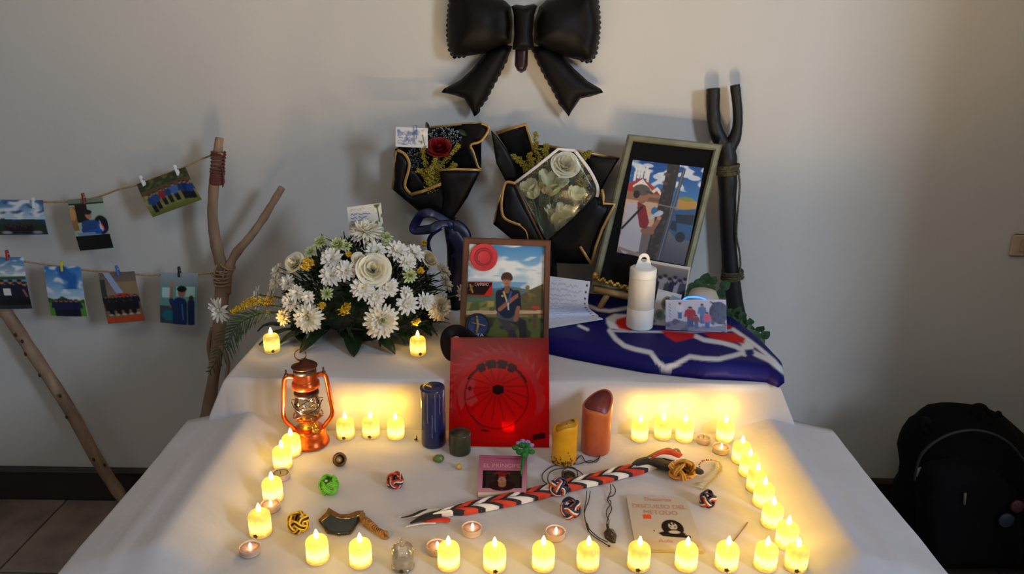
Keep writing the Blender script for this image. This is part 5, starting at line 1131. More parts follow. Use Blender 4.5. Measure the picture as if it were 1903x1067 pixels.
for i, (a, w_) in enumerate((([(1100, 420), (1080, 330), (1060, 240), (1048, 135)], .012), ([(1150, 420), (1130, 330), (1110, 260), (1120, 220)], .013), ([(1020, 430), (1000, 370), (950, 320), (895, 285)], .011), ([(1060, 400), (1030, 350), (1010, 290), (1015, 270)], .009), ([(1300, 400), (1350, 320), (1390, 270), (1410, 262)], .010), ([(1160, 600), (1190, 550), (1220, 510), (1250, 490)], .015), ([(1060, 720), (1030, 660), (1010, 610), (1000, 580)], .012), ([(1110, 720), (1110, 650), (1120, 590), (1140, 560)], .013), ([(1300, 640), (1340, 600), (1370, 560), (1385, 520)], .012), ([(1350, 500), (1370, 470), (1385, 440), (1400, 420)], .010), ([(1240, 640), (1260, 600), (1290, 590), (1320, 600)], .012), ([(1330, 470), (1340, 440), (1350, 400), (1360, 340)], .008))):
    mesh('goldenrod_plume', plume([P(x, y, D2-.02-.003*(i % 6)) for x, y in Z3(a)], w_, 210, 40+i, .0020), GROD, b2)
LIS = mat('lisianthus_petal', rgb(226, 222, 190), .5, col2=rgb(206, 206, 150), nscale=20, sss=.1)
def tube_mb(a, b, r): return tube([a, b], r, 5)
for i, (x, y, rp, kd, nrm) in enumerate(((1245, 342, 84, 'rose', (.1, -.9, .7)), (1015, 492, 78, 'bell', (-.6, -.3, 1)), (1150, 455, 96, 'bell', (.15, -.5, 1)), (1215, 445, 60, 'bell', (.6, -.4, .8)), (1318, 535, 64, 'bell', (.3, -.7, .7)), (1250, 682, 92, 'bell', (.3, -.3, 1)), (1175, 650, 70, 'bell', (-.1, -.25, 1)))):
    o = prose(x, y, rp, D2-.055-.006*(i % 3), Z3, b2, 'white_flower', ROSEW if kd == 'rose' else LIS, rose(1, i) if kd == 'rose' else bell(1, i, 1.35 if i < 5 else 1.75), nrm, (1, 1, 1))
    mesh('flower_stem', tube([P(*Z3([(x, y+30)])[0], D2-.045), P(*Z3([(1130+(i-3)*10, 800)])[0], D2-.04)], .0022, 6), STEM, o)
for k in range(12):
    x = 1080+k*9; p0 = P(*Z3([(1120+k*3, 860)])[0], D2-.04); p1 = P(*Z3([(x+rnd.uniform(-60, 60), 640+rnd.uniform(-60, 60))])[0], D2-.035-rnd.uniform(0, .02))
    mesh('leaf_blade', leafblade(p0, p1, .010, .003, (0, -1, 0), 5), LEAF2, b2)
for k, (x, y) in enumerate(((980, 560), (1290, 420), (1330, 640), (1350, 690), (1080, 560))):
    mesh('leaf_blade', leafblade(P(*Z3([(x, y+60)])[0], D2-.03), P(*Z3([(x+rnd.uniform(-50, 50), y-60)])[0], D2-.04), .014, .003, (0, -1, 0), 6), LEAF2, b2)
CELL = film('clear_cellophane', (.97, .98, .98), .04, body=(.8, .84, .84), bodyw=.035, rough=.15)
sheet('clear_film', [(915, 462), (1060, 350), (1200, 238), (1310, 248), (1400, 370), (1462, 500), (1456, 556), (1290, 700), (1125, 850), (1010, 640)], Z3, D2-.10, CELL, b2, dome=.012, th=.0006)
trim([(915, 462), (1060, 352), (1200, 238), (1312, 248)], Z3, D2-.104, b2, .0036, mat('white_tape', rgb(206, 206, 208), .5), 'white_border', sm=False)
trim([(1310, 248), (1400, 368), (1450, 460), (1462, 510), (1456, 556)], Z3, D2-.104, b2, .0040, MT['white_tape'], 'white_border')
sheet('wrap_sheet', [(845, 462), (918, 466), (1000, 650), (1100, 842), (1090, 870), (890, 832), (770, 735), (800, 600)], Z3, D2-.11, BLACKP, b2, dome=.010)
trim([(918, 466), (852, 462), (828, 560), (826, 640), (850, 700), (950, 742)], Z3, D2-.126, b2, .0034); trim([(845, 470), (800, 600), (775, 720)], Z3, D2-.112, b2, .0020, sm=False); trim([(940, 738), (985, 780), (1000, 832)], Z3, D2-.124, b2, .0016)
trim([(918, 466), (1005, 655), (1098, 842)], Z3, D2-.120, b2, .0026, mat('brown_edge', rgb(86, 62, 36), .5), 'paper_edge', sm=False)
sheet('wrap_sheet', [(1462, 520), (1500, 600), (1572, 604), (1500, 780), (1422, 1000), (1150, 990), (1110, 860), (1290, 700)], Z3, D2-.10, BLACKP, b2, dome=.012)
trim([(1490, 505), (1500, 560), (1498, 600), (1572, 604), (1535, 680), (1490, 770), (1450, 880), (1418, 1000)], Z3, D2-.118, b2, .0036, sm=False); trim([(1418, 1000), (1380, 940), (1345, 882)], Z3, D2-.118, b2, .0036, sm=False)
gp = [P(*Z3([(1110, 840)])[0], D2-.07), P(*Z3([(1130, 980)])[0], D2-.07), P(*Z3([(1160, 1400)])[0], D2-.06)]; gp[-1].z = U+.003
mesh('stem_wrap', tube(spline(gp, 6), [np.interp(i/12, [0, .4, 1], [.055, .05, .03]) for i in range(13)], 14, flat=.5), BLACKP, b2)
# ---------------------------------------------------------------- flag on the tier
Z7 = Zm(980, 470, 3.66)
FZ = U+.034
fo_px = [(1000, 655), (1060, 668), (1117, 679), (1198, 694), (1308, 706), (1380, 709), (1425, 712), (1446, 722), (1458, 712), (1456, 688), (1417, 650), (1384, 620), (1350, 598), (1300, 580), (1200, 566), (1090, 562), (1030, 568), (990, 600)]
fo = [(lambda v: (v.x, v.y))(PZ(x, y, U)) for x, y in fo_px]
CMI = CM.inverted()
def proj(p):
    q = CMI @ Vector(p); return 951.5+FPX*q.x/-q.z, 533.5-FPX*q.y/-q.z
def flagpt(x, y, h):
    if h <= 0:
        h = 0
        return Vector((x, y, U+.0015-.05*max(0, x-.555)))
    z = U+.0015+h+.003*nz(x*9+y*4, y*12)*min(h/.02, 1)+.002*math.sin(x*30+y*22)*min(h/.03, 1)
    k = max(0, x-.54); return Vector((x, y+.001*math.sin(x*40), z-.10*k))
fv, ff = pillow(fo, .0042, .034, .0, .030, flagpt)
RED_, WHT_, BLU_ = s2l((.72, .10, .10)), s2l((.80, .80, .82)), s2l((.07, .06, .36))
def inpoly(q, pts):
    x, y = q; c = False
    for i in range(len(pts)):
        (x1, y1), (x2, y2) = pts[i-1], pts[i]
        if (y1 > y) != (y2 > y) and x < (x2-x1)*(y-y1)/(y2-y1)+x1: c = not c
    return c
def segd(q, pts):
    best = 1e9
    for (x1, y1), (x2, y2) in zip(pts, pts[1:]):
        dx, dy = x2-x1, y2-y1; t = min(max(((q[0]-x1)*dx+(q[1]-y1)*dy)/(dx*dx+dy*dy), 0), 1); best = min(best, math.hypot(q[0]-x1-t*dx, q[1]-y1-t*dy))
    return best
# the crest, laid out on the flag's upper face (plane FZ) as x, y shapes
def tofl(pts): return Z7(pts)
WL_ = [(tofl([(560, 530), (600, 585), (660, 632), (730, 655), (840, 678), (880, 735), (935, 782), (1010, 758), (1105, 705), (1200, 718), (1300, 722), (1400, 700), (1470, 680)]), 4.2),
       (tofl([(1100, 545), (1200, 592), (1330, 612), (1420, 638), (1475, 670), (1480, 690)]), 4.2), (tofl([(1400, 520), (1500, 590), (1580, 650), (1680, 735), (1760, 830)]), 3.4), (tofl([(1470, 640), (1560, 690), (1650, 730), (1760, 820)]), 5.0), (tofl([(400, 355), (480, 385), (560, 396), (620, 385), (690, 372)]), 3.2), (tofl([(350, 495), (410, 522)]), 2.6), (tofl([(1460, 600), (1520, 640)]), 6), (tofl([(560, 530), (700, 535), (1100, 540), (1400, 525)]), 1.6)]
WP = [tofl(p) for p in ([(535, 445), (590, 415), (690, 420), (690, 530), (560, 515), (540, 480)],)]
RP = [tofl(p) for p in ([(905, 528), (1145, 545), (1130, 580), (1010, 608), (950, 572)], [(1190, 545), (1400, 545), (1480, 580), (1475, 618), (1350, 602), (1250, 578)], [(605, 452), (700, 425), (700, 530), (625, 515), (598, 480)], [(1340, 480), (1400, 505), (1360, 522)])]
HO = tofl([(1478, 660), (1535, 655), (1545, 685), (1525, 702), (1485, 695)])
cols = []
def soft(d): return min(max(d/3.2+.5, 0), 1)
def cover(q, pts):
    d = segd(q, pts+pts[:1]); return soft(d if inpoly(q, pts) else -d)
for v in fv:
    q = proj(v); c = np.array(BLU_)
    if v.z > U+.008:
        k = max([cover(q, p) for p in WP]+[soft(r_-segd(q, p)) for p, r_ in WL_]); c = c*(1-k)+np.array(WHT_)*k
        k = max(cover(q, p) for p in RP); c = c*(1-k)+np.array(RED_)*k
        k = cover(q, HO); c = c*(1-k)+np.array(BLU_)*k
    cols.append(c)
tag(mesh('flag', (fv, ff), mat('flag_satin', rough=.55, attr=True, spec=.15, bump=.2, bscale=20), cols=np.array(cols)), 'folded dark blue flag with a red and white crest lying on the raised tier', 'flag')
# ---------------------------------------------------------------- framed pictures
def framed(nm, lab, co, bw, th, fm, cv, inner=None, mat_col=None, label_cat='picture frame', glass=True):
    """co: outer corners TL TR BR BL in 3D, bw: rail width as (u, v) share"""
    c = [Vector(p) for p in co]; nrm = (c[1]-c[0]).cross(c[3]-c[0]).normalized(); ctr = sum(c, Vector())/4
    t = thing(nm, lab, label_cat, Vector((ctr.x, ctr.y, min(v.z for v in c)))); u_, v_ = bw
    def pt(u, v, k): return bil(c, u, v)-nrm*k
    O = [(0, 0), (1, 0), (1, 1), (0, 1)]; I = [(u_, v_), (1-u_, v_), (1-u_, 1-v_), (u_, 1-v_)]
    for i in range(4):
        j = (i+1) % 4; a, b, cc_, dd = O[i], O[j], I[j], I[i]; m_ = lambda p, q, f: (p[0]*(1-f)+q[0]*f, p[1]*(1-f)+q[1]*f)
        V = [pt(*a, 0), pt(*b, 0), pt(*cc_, 0), pt(*dd, 0), pt(*a, th*.75), pt(*b, th*.75), pt(*m_(b, cc_, .25), th), pt(*m_(a, dd, .25), th), pt(*m_(b, cc_, .8), th), pt(*m_(a, dd, .8), th), pt(*cc_, th*.7), pt(*dd, th*.7)]
        F = [(0, 3, 2, 1), (0, 1, 5, 4), (4, 5, 6, 7), (7, 6, 8, 9), (9, 8, 10, 11), (11, 10, 2, 3), (0, 4, 7, 9, 11, 3), (1, 2, 10, 8, 6, 5)]
        mesh('frame_rail', (V, F), fm, t, smooth=False)
    mesh('backing', ([pt(u_*.5, v_*.5, -.001), pt(1-u_*.5, v_*.5, -.001), pt(1-u_*.5, 1-v_*.5, -.001), pt(u_*.5, 1-v_*.5, -.001)]+[pt(u_*.5, v_*.5, .002), pt(1-u_*.5, v_*.5, .002), pt(1-u_*.5, 1-v_*.5, .002), pt(u_*.5, 1-v_*.5, .002)], [(0, 3, 2, 1), (4, 5, 6, 7), (0, 1, 5, 4), (1, 2, 6, 5), (2, 3, 7, 6), (3, 0, 4, 7)]), mat_col or mat('backing_board', rgb(90, 70, 50), .9), t, smooth=False)
    q = inner or [pt(*p, .0030) for p in I]
    print_on('photo_print', cv, q, PRINT, t)
    if glass: mesh('glass_pane', ([pt(*p, th*.55) for p in I], [(0, 1, 2, 3)]), mat_glass, t, smooth=False)
    return t, pt
mat_glass = film('picture_glass', (.98, .98, .98), .012, rough=.03)
# centre picture
co = [P(862, 441, 1.60), P(1023, 447, 1.60), P(1018, 672, 1.522), P(851, 670, 1.522)]
for k in (2, 3): co[k].z = U+.0015
OX, OY = 871, 453
cv = Cv(142, 212, 128, (110, 160, 200)).grad(0, 70, (64, 128, 186), (180, 205, 220)).blotch(.022, (222, 228, 230), -.12, 0, 84, 2, asp=1.8, k=5).blotch(.05, (190, 206, 218), .1, 20, 84, 4, asp=2).blotch(.03, (96, 148, 196), .22, 0, 60, 9, asp=2.2)
cv.poly([(0, 84), (20, 80), (50, 84), (80, 79), (110, 84), (142, 88), (142, 120), (0, 120)], (84, 116, 130)).poly([(0, 92), (30, 88), (60, 92), (95, 90), (142, 96), (142, 125), (0, 125)], (86, 110, 92))
cv.poly([(88, 118), (100, 96), (118, 84), (142, 72), (142, 150), (88, 150)], (92, 84, 54)).blotch(.09, (120, 108, 62), .05, 76, 130, 3, x0=92).rect(0, 112, 142, 212, (132, 128, 70)).blotch(.06, (160, 148, 84), .05, 108, 150, 6).blotch(.1, (84, 98, 50), .05, 104, 140, 5).poly([(90, 118), (142, 100), (142, 132), (90, 132)], (96, 86, 52))
cv.rect(0, 138, 142, 212, (84, 92, 46)).blotch(.07, (52, 58, 30), .0, 140, 212, 8).poly([(0, 128), (142, 124), (142, 131), (0, 137)], (196, 168, 128)).line(0, 137, 142, 131.5, 1.2, (120, 94, 66)).rect(8, 136, 14, 160, (80, 60, 44)).rect(124, 132, 130, 160, (90, 70, 50)).ell(128, 119, 8, 3, (190, 60, 44))
SK = (150, 100, 72)
cv.line(66, 140, 86, 168, 7, (66, 64, 66)).line(86, 168, 100, 204, 6, (52, 50, 54)).line(82, 140, 104, 150, 8, (48, 46, 50)).line(104, 150, 108, 190, 6.5, (40, 40, 44)).line(64, 134, 90, 140, 8, (86, 84, 86)).line(96, 196, 108, 206, 4, (24, 24, 28))
cv.line(74, 96, 76, 126, 15, (28, 38, 62)).line(60, 92, 92, 92, 6, (28, 38, 62)).line(59, 96, 61, 124, 6, (26, 34, 58)).line(94, 96, 96, 120, 5.5, (26, 34, 58)).line(62, 124, 82, 106, 4, SK).line(82, 106, 92, 98, 3.6, SK).line(88, 100, 94, 94, 1.5, SK).line(96, 120, 93, 140, 3.8, SK).ell(92, 142, 4.5, 5, SK)
cv.line(74, 80, 74, 88, 5, (130, 86, 62)).ell(73, 68, 8, 11, (172, 120, 88)).ell(73, 59, 9.5, 7, (70, 48, 32)).ell(65, 63, 3, 5, (70, 48, 32)).ell(81, 63, 3, 5, (66, 46, 32)).line(69, 67, 71, 67, .7, (50, 34, 28)).line(76, 67, 78, 67, .7, (50, 34, 28)).line(71, 74, 76, 74, .8, (130, 70, 60)).line(74, 71, 74, 69, .5, (140, 92, 68))
cv.line(68, 90, 76, 112, 1.6, (200, 180, 110)).line(82, 90, 76, 112, 1.6, (60, 90, 160)).ell(66, 98, 2.5, 2, (190, 170, 90)).ell(86, 100, 2.5, 2, (170, 60, 50)).line(77, 112, 78, 124, 1.2, (220, 210, 190))
cf_, cpt = framed('picture_frame', 'brown wooden frame in the centre with a photo of a seated person before hills', co, (.068, .052), .012, mat('brown_frame_wood', rgb(98, 60, 36), .45, col2=rgb(76, 44, 26), nscale=30, stretch=(1, 1, .2)), cv)
FC = co; FN = (FC[1]-FC[0]).cross(FC[3]-FC[0]).normalized()
def onf(x, y, k):
    r = ray(x, y); o_ = Vector((0, 0, CAMZ)); return o_+r*((FC[0]-FN*k-o_).dot(FN)/r.dot(FN))
def disc(name, px, py, rpx, k, mt, par, h=.0012, lab=None):
    p = onf(px, py, k); r = (onf(px+rpx, py, k)-p).length
    return mesh(name, M().add(lathe([(0, 0), (r, 0), (r, h*.7), (r*.93, h), (r*.9, h*.8), (0, h*.8)], 36), frame_at(p, -FN)), mt, par, label=lab)
RDP = mat('red_embroidery', rgb(186, 40, 48), .6, bump=.6, bscale=350); RD2 = mat('dark_red_embroidery', rgb(150, 28, 38), .6, bump=.6, bscale=350)
o = disc('patch', 899, 478, 26, .009, RDP, cf_, lab='round red patch'); disc('patch_ring', 899, 478, 17, .0102, RD2, o); disc('patch_centre', 899, 478, 12, .0114, RDP, o)
pq = [onf(x, y, .010) for x, y in ((870, 523), (915, 524), (914, 550), (869, 549))]
cv = Cv(45, 26, 50, (176, 34, 34)).poly([(0, 0), (45, 0), (45, 4), (30, 26), (0, 26)], (34, 22, 24)).line(4, 6, 9, 20, 1.6, (160, 120, 50)).line(9, 8, 4, 16, 1.2, (120, 90, 40)).poly([(45, 6), (45, 26), (30, 26)], (190, 40, 36)).rect(0, 0, 45, 1, (190, 50, 46)).rect(0, 25, 45, 26, (190, 50, 46))
o = print_on('patch', cv, pq, PAPER, cf_, label='red and black card')
text_mesh('CAMPISMO', onf(882, 531, .0105), onf(908, 531.5, .0105), Vector((0, 0, 1)), .007, mat('cream_ink', rgb(206, 180, 160), .6), o)
o = disc('patch', 888, 605, 23, .009, mat('black_embroidery', rgb(20, 18, 26), .7), cf_, lab='round blue and black patch'); disc('patch_field', 888, 605, 18.5, .0102, mat('blue_embroidery', rgb(30, 52, 96), .7, bump=.6, bscale=350), o)
mm = M()
def bt(x, y): return onf(x, y, .0125)
mm.add(tube([bt(886, 592), bt(888, 605), bt(885, 618)], .0030, 6)); mm.add(tube([bt(876, 600), bt(888, 602), bt(902, 606)], .0016, 6)); mm.add(sphere(bt(886, 589), .0026, 8, 6)); mesh('patch_figure', mm, mat('gold_thread', rgb(150, 122, 70), .6), o)
text_mesh('JOTA', onf(873, 627, .0110), onf(899, 627, .0110), Vector((0, 0, 1)), .009, mat('white_thread', rgb(214, 212, 210), .6), o)
# big picture on the easel
co = [P(1166, 251, 1.925), P(1340, 270, 1.925), P(1268, 560, 1.80), P(1098, 531, 1.80)]
inn = [P(1176, 297, 1.918), P(1308, 312, 1.914), P(1274, 494, 1.828), P(1146, 469, 1.836)]
nn = (co[1]-co[0]).cross(co[3]-co[0]).normalized()
def onplane(x, y, k=.004):
    r = ray(x, y); o = Vector((0, 0, CAMZ)); t = (co[0]-nn*k-o).dot(nn)/r.dot(nn); return o+r*t
co[2] = onplane(1268, 560, 0)
inn = [onplane(*p) for p in ((1176, 297), (1308, 312), (1274, 494), (1146, 469))]
cv = Cv(132, 190, 120, (60, 100, 160)).grad(0, 90, (24, 70, 140), (84, 140, 190)).blotch(.05, (205, 215, 225), .12, 0, 50, 2, asp=1.8, k=5).ell(60, 26, 14, 8, (214, 220, 228)).ell(50, 28, 8, 5, (200, 208, 220)).ell(118, 22, 12, 5, (200, 208, 220)).ell(30, 8, 10, 4, (190, 202, 216))
for k, (x, y) in enumerate(((8, 22), (14, 16), (20, 20), (27, 15), (32, 22))): cv.poly([(x, y-8), (x+4, y-4), (x+4, y+20), (x-1, y+20)], (226, 220, 212))
cv.poly([(0, 48), (22, 34), (66, 60), (66, 70), (0, 70)], (170, 56, 44)).poly([(8, 52), (24, 36), (44, 56), (38, 60), (24, 46), (12, 58)], (230, 224, 216)).poly([(44, 58), (54, 48), (66, 60), (62, 64), (54, 56), (48, 62)], (226, 220, 210)).rect(0, 64, 70, 82, (150, 112, 84)).rect(0, 80, 70, 130, (206, 166, 132)).rect(40, 70, 70, 78, (120, 84, 60))
cv.rect(96, 66, 132, 84, (190, 140, 50)).ell(112, 64, 14, 4, (130, 140, 60)).rect(70, 86, 132, 190, (120, 112, 122)).grad(130, 190, (112, 106, 112), (70, 68, 78)).poly([(0, 128), (70, 128), (60, 190), (0, 190)], (120, 104, 100))
cv.poly([(78, 92), (132, 80), (132, 142), (104, 142), (84, 124)], (44, 84, 126)).poly([(96, 96), (132, 92), (132, 112), (100, 112)], (26, 34, 46)).ell(112, 138, 9, 10, (20, 20, 24)).poly([(78, 112), (100, 108), (104, 130), (86, 124)], (30, 40, 60))
cv.poly([(66, 0), (88, 0), (80, 190), (54, 190)], (52, 40, 34)).blotch(.12, (84, 68, 54), .05, 0, 190, 3, 60, 82, k=2).poly([(94, 6), (100, 6), (84, 190), (74, 190)], (70, 72, 82)).line(97, 6, 79, 190, .8, (120, 122, 134)).line(60, 82, 96, 84, 1, (140, 134, 120))
cv.ell(64, 100, 10, 5, (200, 208, 216), -.5).ell(56, 96, 6, 8, (44, 110, 160)).line(52, 110, 66, 96, 3, (190, 196, 204))
cv.poly([(4, 86), (34, 84), (40, 110), (40, 180), (14, 190), (0, 180)], (186, 180, 186)).poly([(22, 82), (38, 88), (50, 120), (46, 136), (34, 132), (26, 108)], (130, 30, 36)).line(42, 138, 58, 138, 5, SK).line(56, 138, 66, 112, 4, SK).ell(67, 108, 4, 4, (190, 140, 110)).line(32, 92, 2, 140, 2, (18, 16, 20)).ell(30, 80, 6, 5, (150, 100, 76))
cv.ell(30, 66, 13, 14, (160, 108, 80)).ell(26, 58, 16, 11, (92, 82, 76)).line(36, 60, 46, 62, 2.2, (70, 60, 56)).ell(18, 68, 6, 8, (44, 32, 26)).line(0, 180, 50, 188, 3, (150, 130, 110))
bf_, bpt = framed('picture_frame', 'tall grey green frame with a black mount, leaning right of the white bouquet', co, (.070, .040), .014, mat('sage_frame', rgb(128, 126, 98), .45, metal=.25, col2=rgb(108, 106, 80), nscale=30), cv, inner=inn, mat_col=mat('black_mount', rgb(9, 8, 9), .8, spec=.15), glass=True)
WD = mat('pale_easel_wood', rgb(176, 146, 100), .6)
ea = thing('easel', 'small pale wooden easel under the tall framed picture', 'easel', P(1150, 570, 1.80))
a_, b_ = onplane(1104, 534, .016), onplane(1262, 566, .016)
def bar(p, q, w_, h_): return tube([p, q], max(w_, h_), 4, flat=min(w_, h_)/max(w_, h_), up=(0, -1, 0))
mesh('tray', bar(a_-Vector((0, 0, .006)), b_-Vector((0, 0, .006)), .009, .007), WD, ea)
lg = P(1114, 577, 1.775); lg.z = FZ+.002; mesh('leg', bar(P(1133, 540, 1.79), lg, .005, .008), WD, ea)
lg = P(1250, 590, 1.775); lg.z = FZ+.002; mesh('leg', bar(P(1245, 560, 1.79), lg, .005, .008), WD, ea)
mesh('leg', bar(P(1180, 520, 1.84), Vector((.30, 1.93, U+.003)), .005, .008), WD, ea)
m = M(); rs = random.Random(4)
for k in range(26):
    f = k/25; p = onplane(1104+70*f, 516+22*f, .022); m.add(sphere(p+Vector((0, 0, .004*math.sin(k*1.3))), .0042, 8, 6))
m.add(sphere(onplane(1106, 512, .02), .009, 8, 6))
tag(mesh('gold_garland', m, mat('gold_beads', rgb(210, 170, 90), .3, metal=.8)), 'gold bead garland along the lower edge of the tall picture', 'garland')
# ---------------------------------------------------------------- things standing on the flag
wl = PZ(1188, 606, FZ+.003); wt = thing('lamp', 'white cylindrical lamp with a hanging loop on the flag', 'lamp', wl)
wm = Matrix.Translation(wl)
WHT2 = mat('milky_plastic', rgb(226, 220, 208), .35, sss=.2)
hh = P(1190, 497, wl.y).z-wl.z
mesh('lower_body', M().add(lathe([(0, 0), (.0308, 0), (.0315, .002), (.0312, hh*.33), (.0308, hh*.335)], 36), wm), WHITEP, wt)
mesh('diffuser', M().add(lathe([(.0304, hh*.335), (.0308, hh*.34), (.0306, hh*.84), (.0303, hh*.845)], 36), wm), WHT2, wt)
mesh('top_cap', M().add(lathe([(.0303, hh*.848), (.0308, hh*.855), (.0306, hh*.985), (.028, hh), (0, hh)], 36), wm), WHITEP, wt)
lo = []; 
for k in range(21):
    a = math.pi*k/20; lo.append((math.cos(a)*.0125, math.sin(a)*.0125+.022))
outl = [(.020, 0)]+[(.017, .008)]+lo+[(-.017, .008), (-.020, 0)]
hol = [(math.cos(2*math.pi*k/16)*.0065, math.sin(2*math.pi*k/16)*.0065+.020) for k in range(16)]
n1 = len(outl); bmm = bmesh.new()
def loopring(pts, y): return [bmm.verts.new(wl+Vector((x, y, hh+z-.001))) for x, z in pts]
for y in (-.0015, .0015):
    A = loopring(outl, y); H_ = loopring(hol, y); ed = [bmm.edges.new((A[i], A[(i+1) % n1])) for i in range(n1)]+[bmm.edges.new((H_[i], H_[(i+1) % 16])) for i in range(16)]
    bmesh.ops.triangle_fill(bmm, edges=ed, use_beauty=True)
    if y < 0: A0, H0 = A, H_
for X0, X1 in ((A0, A), (H0, H_)):
    for i in range(len(X0)): bmm.faces.new((X0[i], X0[(i+1) % len(X0)], X1[(i+1) % len(X0)], X1[i]))
bmesh.ops.recalc_face_normals(bmm, faces=bmm.faces); bmm.verts.index_update()
mesh('hanging_loop', ([v.co.copy() for v in bmm.verts], [[v.index for v in f.verts] for f in bmm.faces]), WHITEP, wt, smooth=False); bmm.free()
def standing(c4, dt, dbm, cv, lab, nm='photo_print', cat='photograph', curl=.002, mt=PRINT):
    c = [P(x, y, dt if i < 2 else dbm) for i, (x, y) in enumerate(c4)]
    return tag(print_on(nm, cv, c, mt, bow=lambda u, v: curl*math.sin(math.pi*u)), lab, cat)
cv = Cv(92, 64, 70, (176, 170, 162)).rect(3, 3, 89, 61, (92, 86, 84)).grad(4, 22, (120, 112, 108), (86, 80, 78)).rect(3, 44, 89, 61, (40, 36, 36))
for i in range(9): cv.person(8+i*9.6, 60+(i % 2)*3, 46, ((28, 26, 28), (150, 142, 138), (60, 56, 56))[i % 3], (24, 22, 24), (140, 130, 126), (18, 16, 16), 1.25)
cv.rect(0, 0, 92, 3, (196, 188, 178)).rect(0, 0, 2.5, 64, (196, 188, 178)).rect(89, 0, 92, 64, (196, 188, 178))
standing([(1193, 481), (1284, 497), (1268, 590), (1186, 575)], 1.735, 1.715, cv, 'black and white group photo standing behind the white lamp')
cv = Cv(46, 66, 50, (196, 194, 186)).ell(22, 20, 11, 12, (130, 110, 96)).ell(22, 19, 7, 8, (86, 70, 62)).blotch(.12, (120, 150, 140), .1, 30, 60, 2).poly([(28, 4), (46, 8), (44, 16), (24, 12)], (140, 166, 156)).ell(12, 40, 8, 9, (124, 140, 130)).ell(12, 40, 5, 6, (90, 110, 100)).line(4, 58, 30, 62, .8, (130, 130, 126))
standing([(1223, 537), (1267, 548), (1256, 613), (1205, 613)], 1.69, 1.665, cv, 'pale printed card between the white lamp and the colour photo', 'card', 'card', mt=PAPER)
cv = Cv(112, 60, 90, (176, 176, 196)).grad(0, 60, (190, 190, 208), (168, 166, 186)).poly([(0, 60), (0, 46), (20, 40), (40, 44), (60, 52), (90, 50), (112, 46), (112, 60)], (112, 112, 134)).blotch(.12, (84, 84, 110), .1, 38, 60, 2).ell(98, 24, 18, 20, (58, 62, 92)).blotch(.2, (36, 40, 66), .0, 2, 46, 6, 82, 112)
cv.person(26, 36, 30, (196, 200, 214), (60, 96, 160), wd=1.1).person(45, 50, 36, (150, 40, 60), (60, 80, 130), wd=1.5).person(67, 44, 36, (80, 110, 160), (70, 90, 140), wd=1.1).person(76, 52, 28, (196, 80, 120), (50, 80, 150), wd=1.4).person(56, 54, 24, (120, 60, 80), (70, 90, 140), wd=1.3)
for k in range(5): cv.line(6, 8+k*6, 9, 11+k*6, .8, (130, 130, 156))
standing([(1237, 557), (1349, 557), (1351, 618), (1237, 612)], 1.648, 1.622, cv, 'colour family photo propped in front of the blue glowing device')
dv = P(1306, 560, 1.70); dv.z = FZ+.001; de = thing('glowing_device', 'small beige domed device with a blue light behind the colour photo', 'gadget', dv)
hd = P(1306, 537, 1.70).z-dv.z
mesh('dome', M().add(lathe([(0, 0), (.032, 0), (.038, .004), (.0395, hd*.4), (.037, hd*.72), (.029, hd*.93), (.012, hd), (0, hd)], 36), Matrix.Translation(dv)), mat('beige_shell', rgb(180, 172, 158), .5), de)
BLG = mat('blue_led', (.02, .1, .9), .3, emit=(.015, .12, 1), estr=5)
mesh('light_ring', tube(spline([P(1269, 558, 1.655), P(1277, 553, 1.652), P(1290, 552, 1.65), P(1304, 554, 1.652), P(1316, 560, 1.655), P(1326, 570, 1.66)], 5), [.0016]+[.0030]*12+[.0022]*6+[.0015]*7, 8, flat=.7), BLG, de)
# spiral notebook page
r0 = [P(1019, 513, 1.70), P(1097, 523, 1.70)]; r1 = [P(1017, 560, 1.685), P(1093, 566, 1.685)]; r2 = [PZ(1017, 588, FZ+.012), PZ(1106, 582, FZ+.008)]; r3 = [PZ(1017, 611, FZ+.003), PZ(1126, 593, FZ+.003)]
cv = Cv(80, 96, 70, (200, 202, 214)).scribble(4, 6, 66, 74, 11, .35, (140, 146, 180), 12)
for k in range(9): cv.ell(74.5-k*.3, 6+k*8.4, 1.7, 1.5, (30, 30, 40))
def pgf(u, v):
    rows = [r0, r1, r2, r3]; f = min(v*3, 2.9999); i = int(f); f -= i; q = [rows[max(i-1, 0)], rows[i], rows[i+1], rows[min(i+2, 3)]]; L_ = [a[0]*(1-u)+a[1]*u for a in q]
    b, c = L_[1], L_[2]; a = L_[0] if i > 0 else b-(c-b); d = L_[3] if i < 2 else c+(c-b)
    return .5*((2*b)+(c-a)*f+(2*a-5*b+4*c-d)*f*f+(3*b-a-3*c+d)*f**3)
V, F = grid(pgf, cv.nx, cv.ny)
tag(mesh('notebook_page', (V, F), PAPER, cols=cv.cols()), 'handwritten spiral notebook page bent beside the brown frame', 'paper')
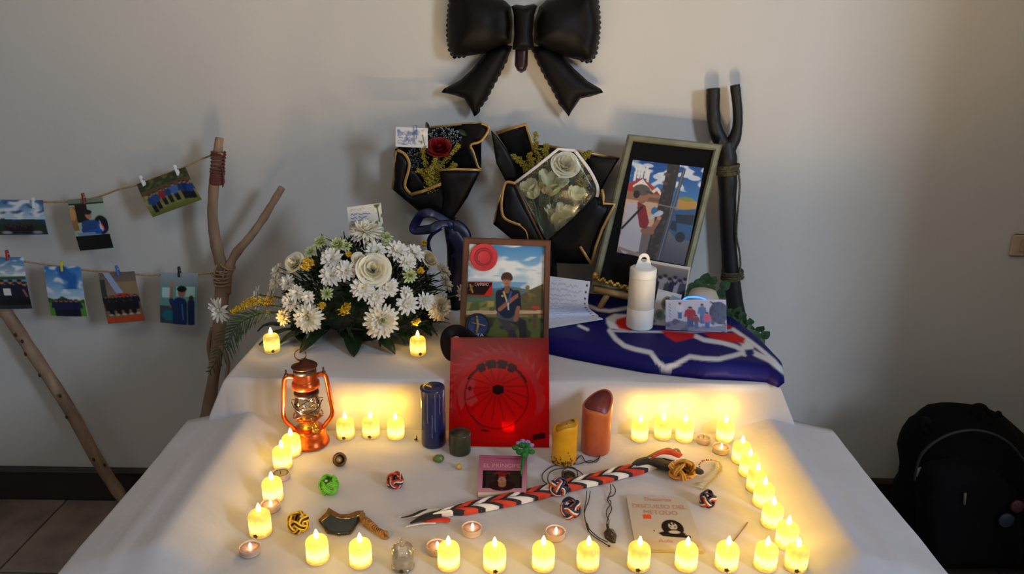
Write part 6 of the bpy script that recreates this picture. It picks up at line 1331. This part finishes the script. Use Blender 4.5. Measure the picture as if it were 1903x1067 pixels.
# eucalyptus sprigs
EU = mat('eucalyptus_leaf', rgb(64, 92, 62), .55, col2=rgb(44, 70, 46), nscale=40, spec=.3)
def sprig(pts, lab, r, seed, n=9):
    s_ = spline(pts, 6); t = thing('eucalyptus_sprig', lab, 'leaves', Vector((s_[0].x, s_[0].y, min(p.z for p in s_)-.01))); mesh('stem', tube(s_, .0014, 5), STEM, t); rs = random.Random(seed)
    for k in range(n):
        i = int((k+.5)/n*(len(s_)-1)); t_ = (s_[min(i+1, len(s_)-1)]-s_[max(i-1, 0)]).normalized()
        for sg in (-1, 1):
            d = (t_*.5+Vector((t_.y, 0, 0))+Vector((rs.uniform(-.3, .3), -.25*rs.random(), sg*.8))).normalized(); l_ = r*rs.uniform(.75, 1.15); mesh('leaf', leafblade(s_[i], s_[i]+d*l_, l_*.85, .002, (rs.uniform(-.4, .4), -1, .3), 7, .05), EU, t)
sprig([P(1276, 545, 1.80), P(1295, 532, 1.80), P(1320, 528, 1.80), P(1345, 540, 1.80)], 'eucalyptus sprig behind the small glowing device', .030, 1, 5)
sprig([P(1345, 590, 1.74), P(1365, 584, 1.74), P(1388, 598, 1.73), P(1405, 615, 1.72), P(1416, 632, 1.715)], 'eucalyptus sprig hanging down at the foot of the black staff', .026, 2, 6)
# black tulle ribbon beside the red sheet
tu = thing('tulle_ribbon', 'dark see-through tulle ribbon between the centre frame and the red sheet', 'ribbon', PZ(850, 668, U+.001))
TL_ = film('dark_tulle', (.22, .16, .15), .02, body=(.02, .015, .015), bodyw=.4, rough=.5)
def PT(x, y, d): p = P(x, y, d); p.z = max(p.z, U+.006); return p
mesh('loop', tube(spline([PT(905, 645, 1.49), PT(870, 650, 1.47), PT(842, 662, 1.455), PT(830, 645, 1.46), PT(832, 622, 1.48), PT(850, 614, 1.49), PT(872, 626, 1.49), PT(900, 650, 1.49)], 6), .013, 10, flat=.12, up=(0, -1, .2)), TL_, tu)
mesh('band', tube(spline([PT(860, 645, 1.487), PT(910, 640, 1.488), PT(960, 646, 1.488), PT(1016, 640, 1.488)], 6), .016, 10, flat=.12, up=(0, -1, .2)), mat('black_tulle', rgb(16, 12, 14), .8), tu)
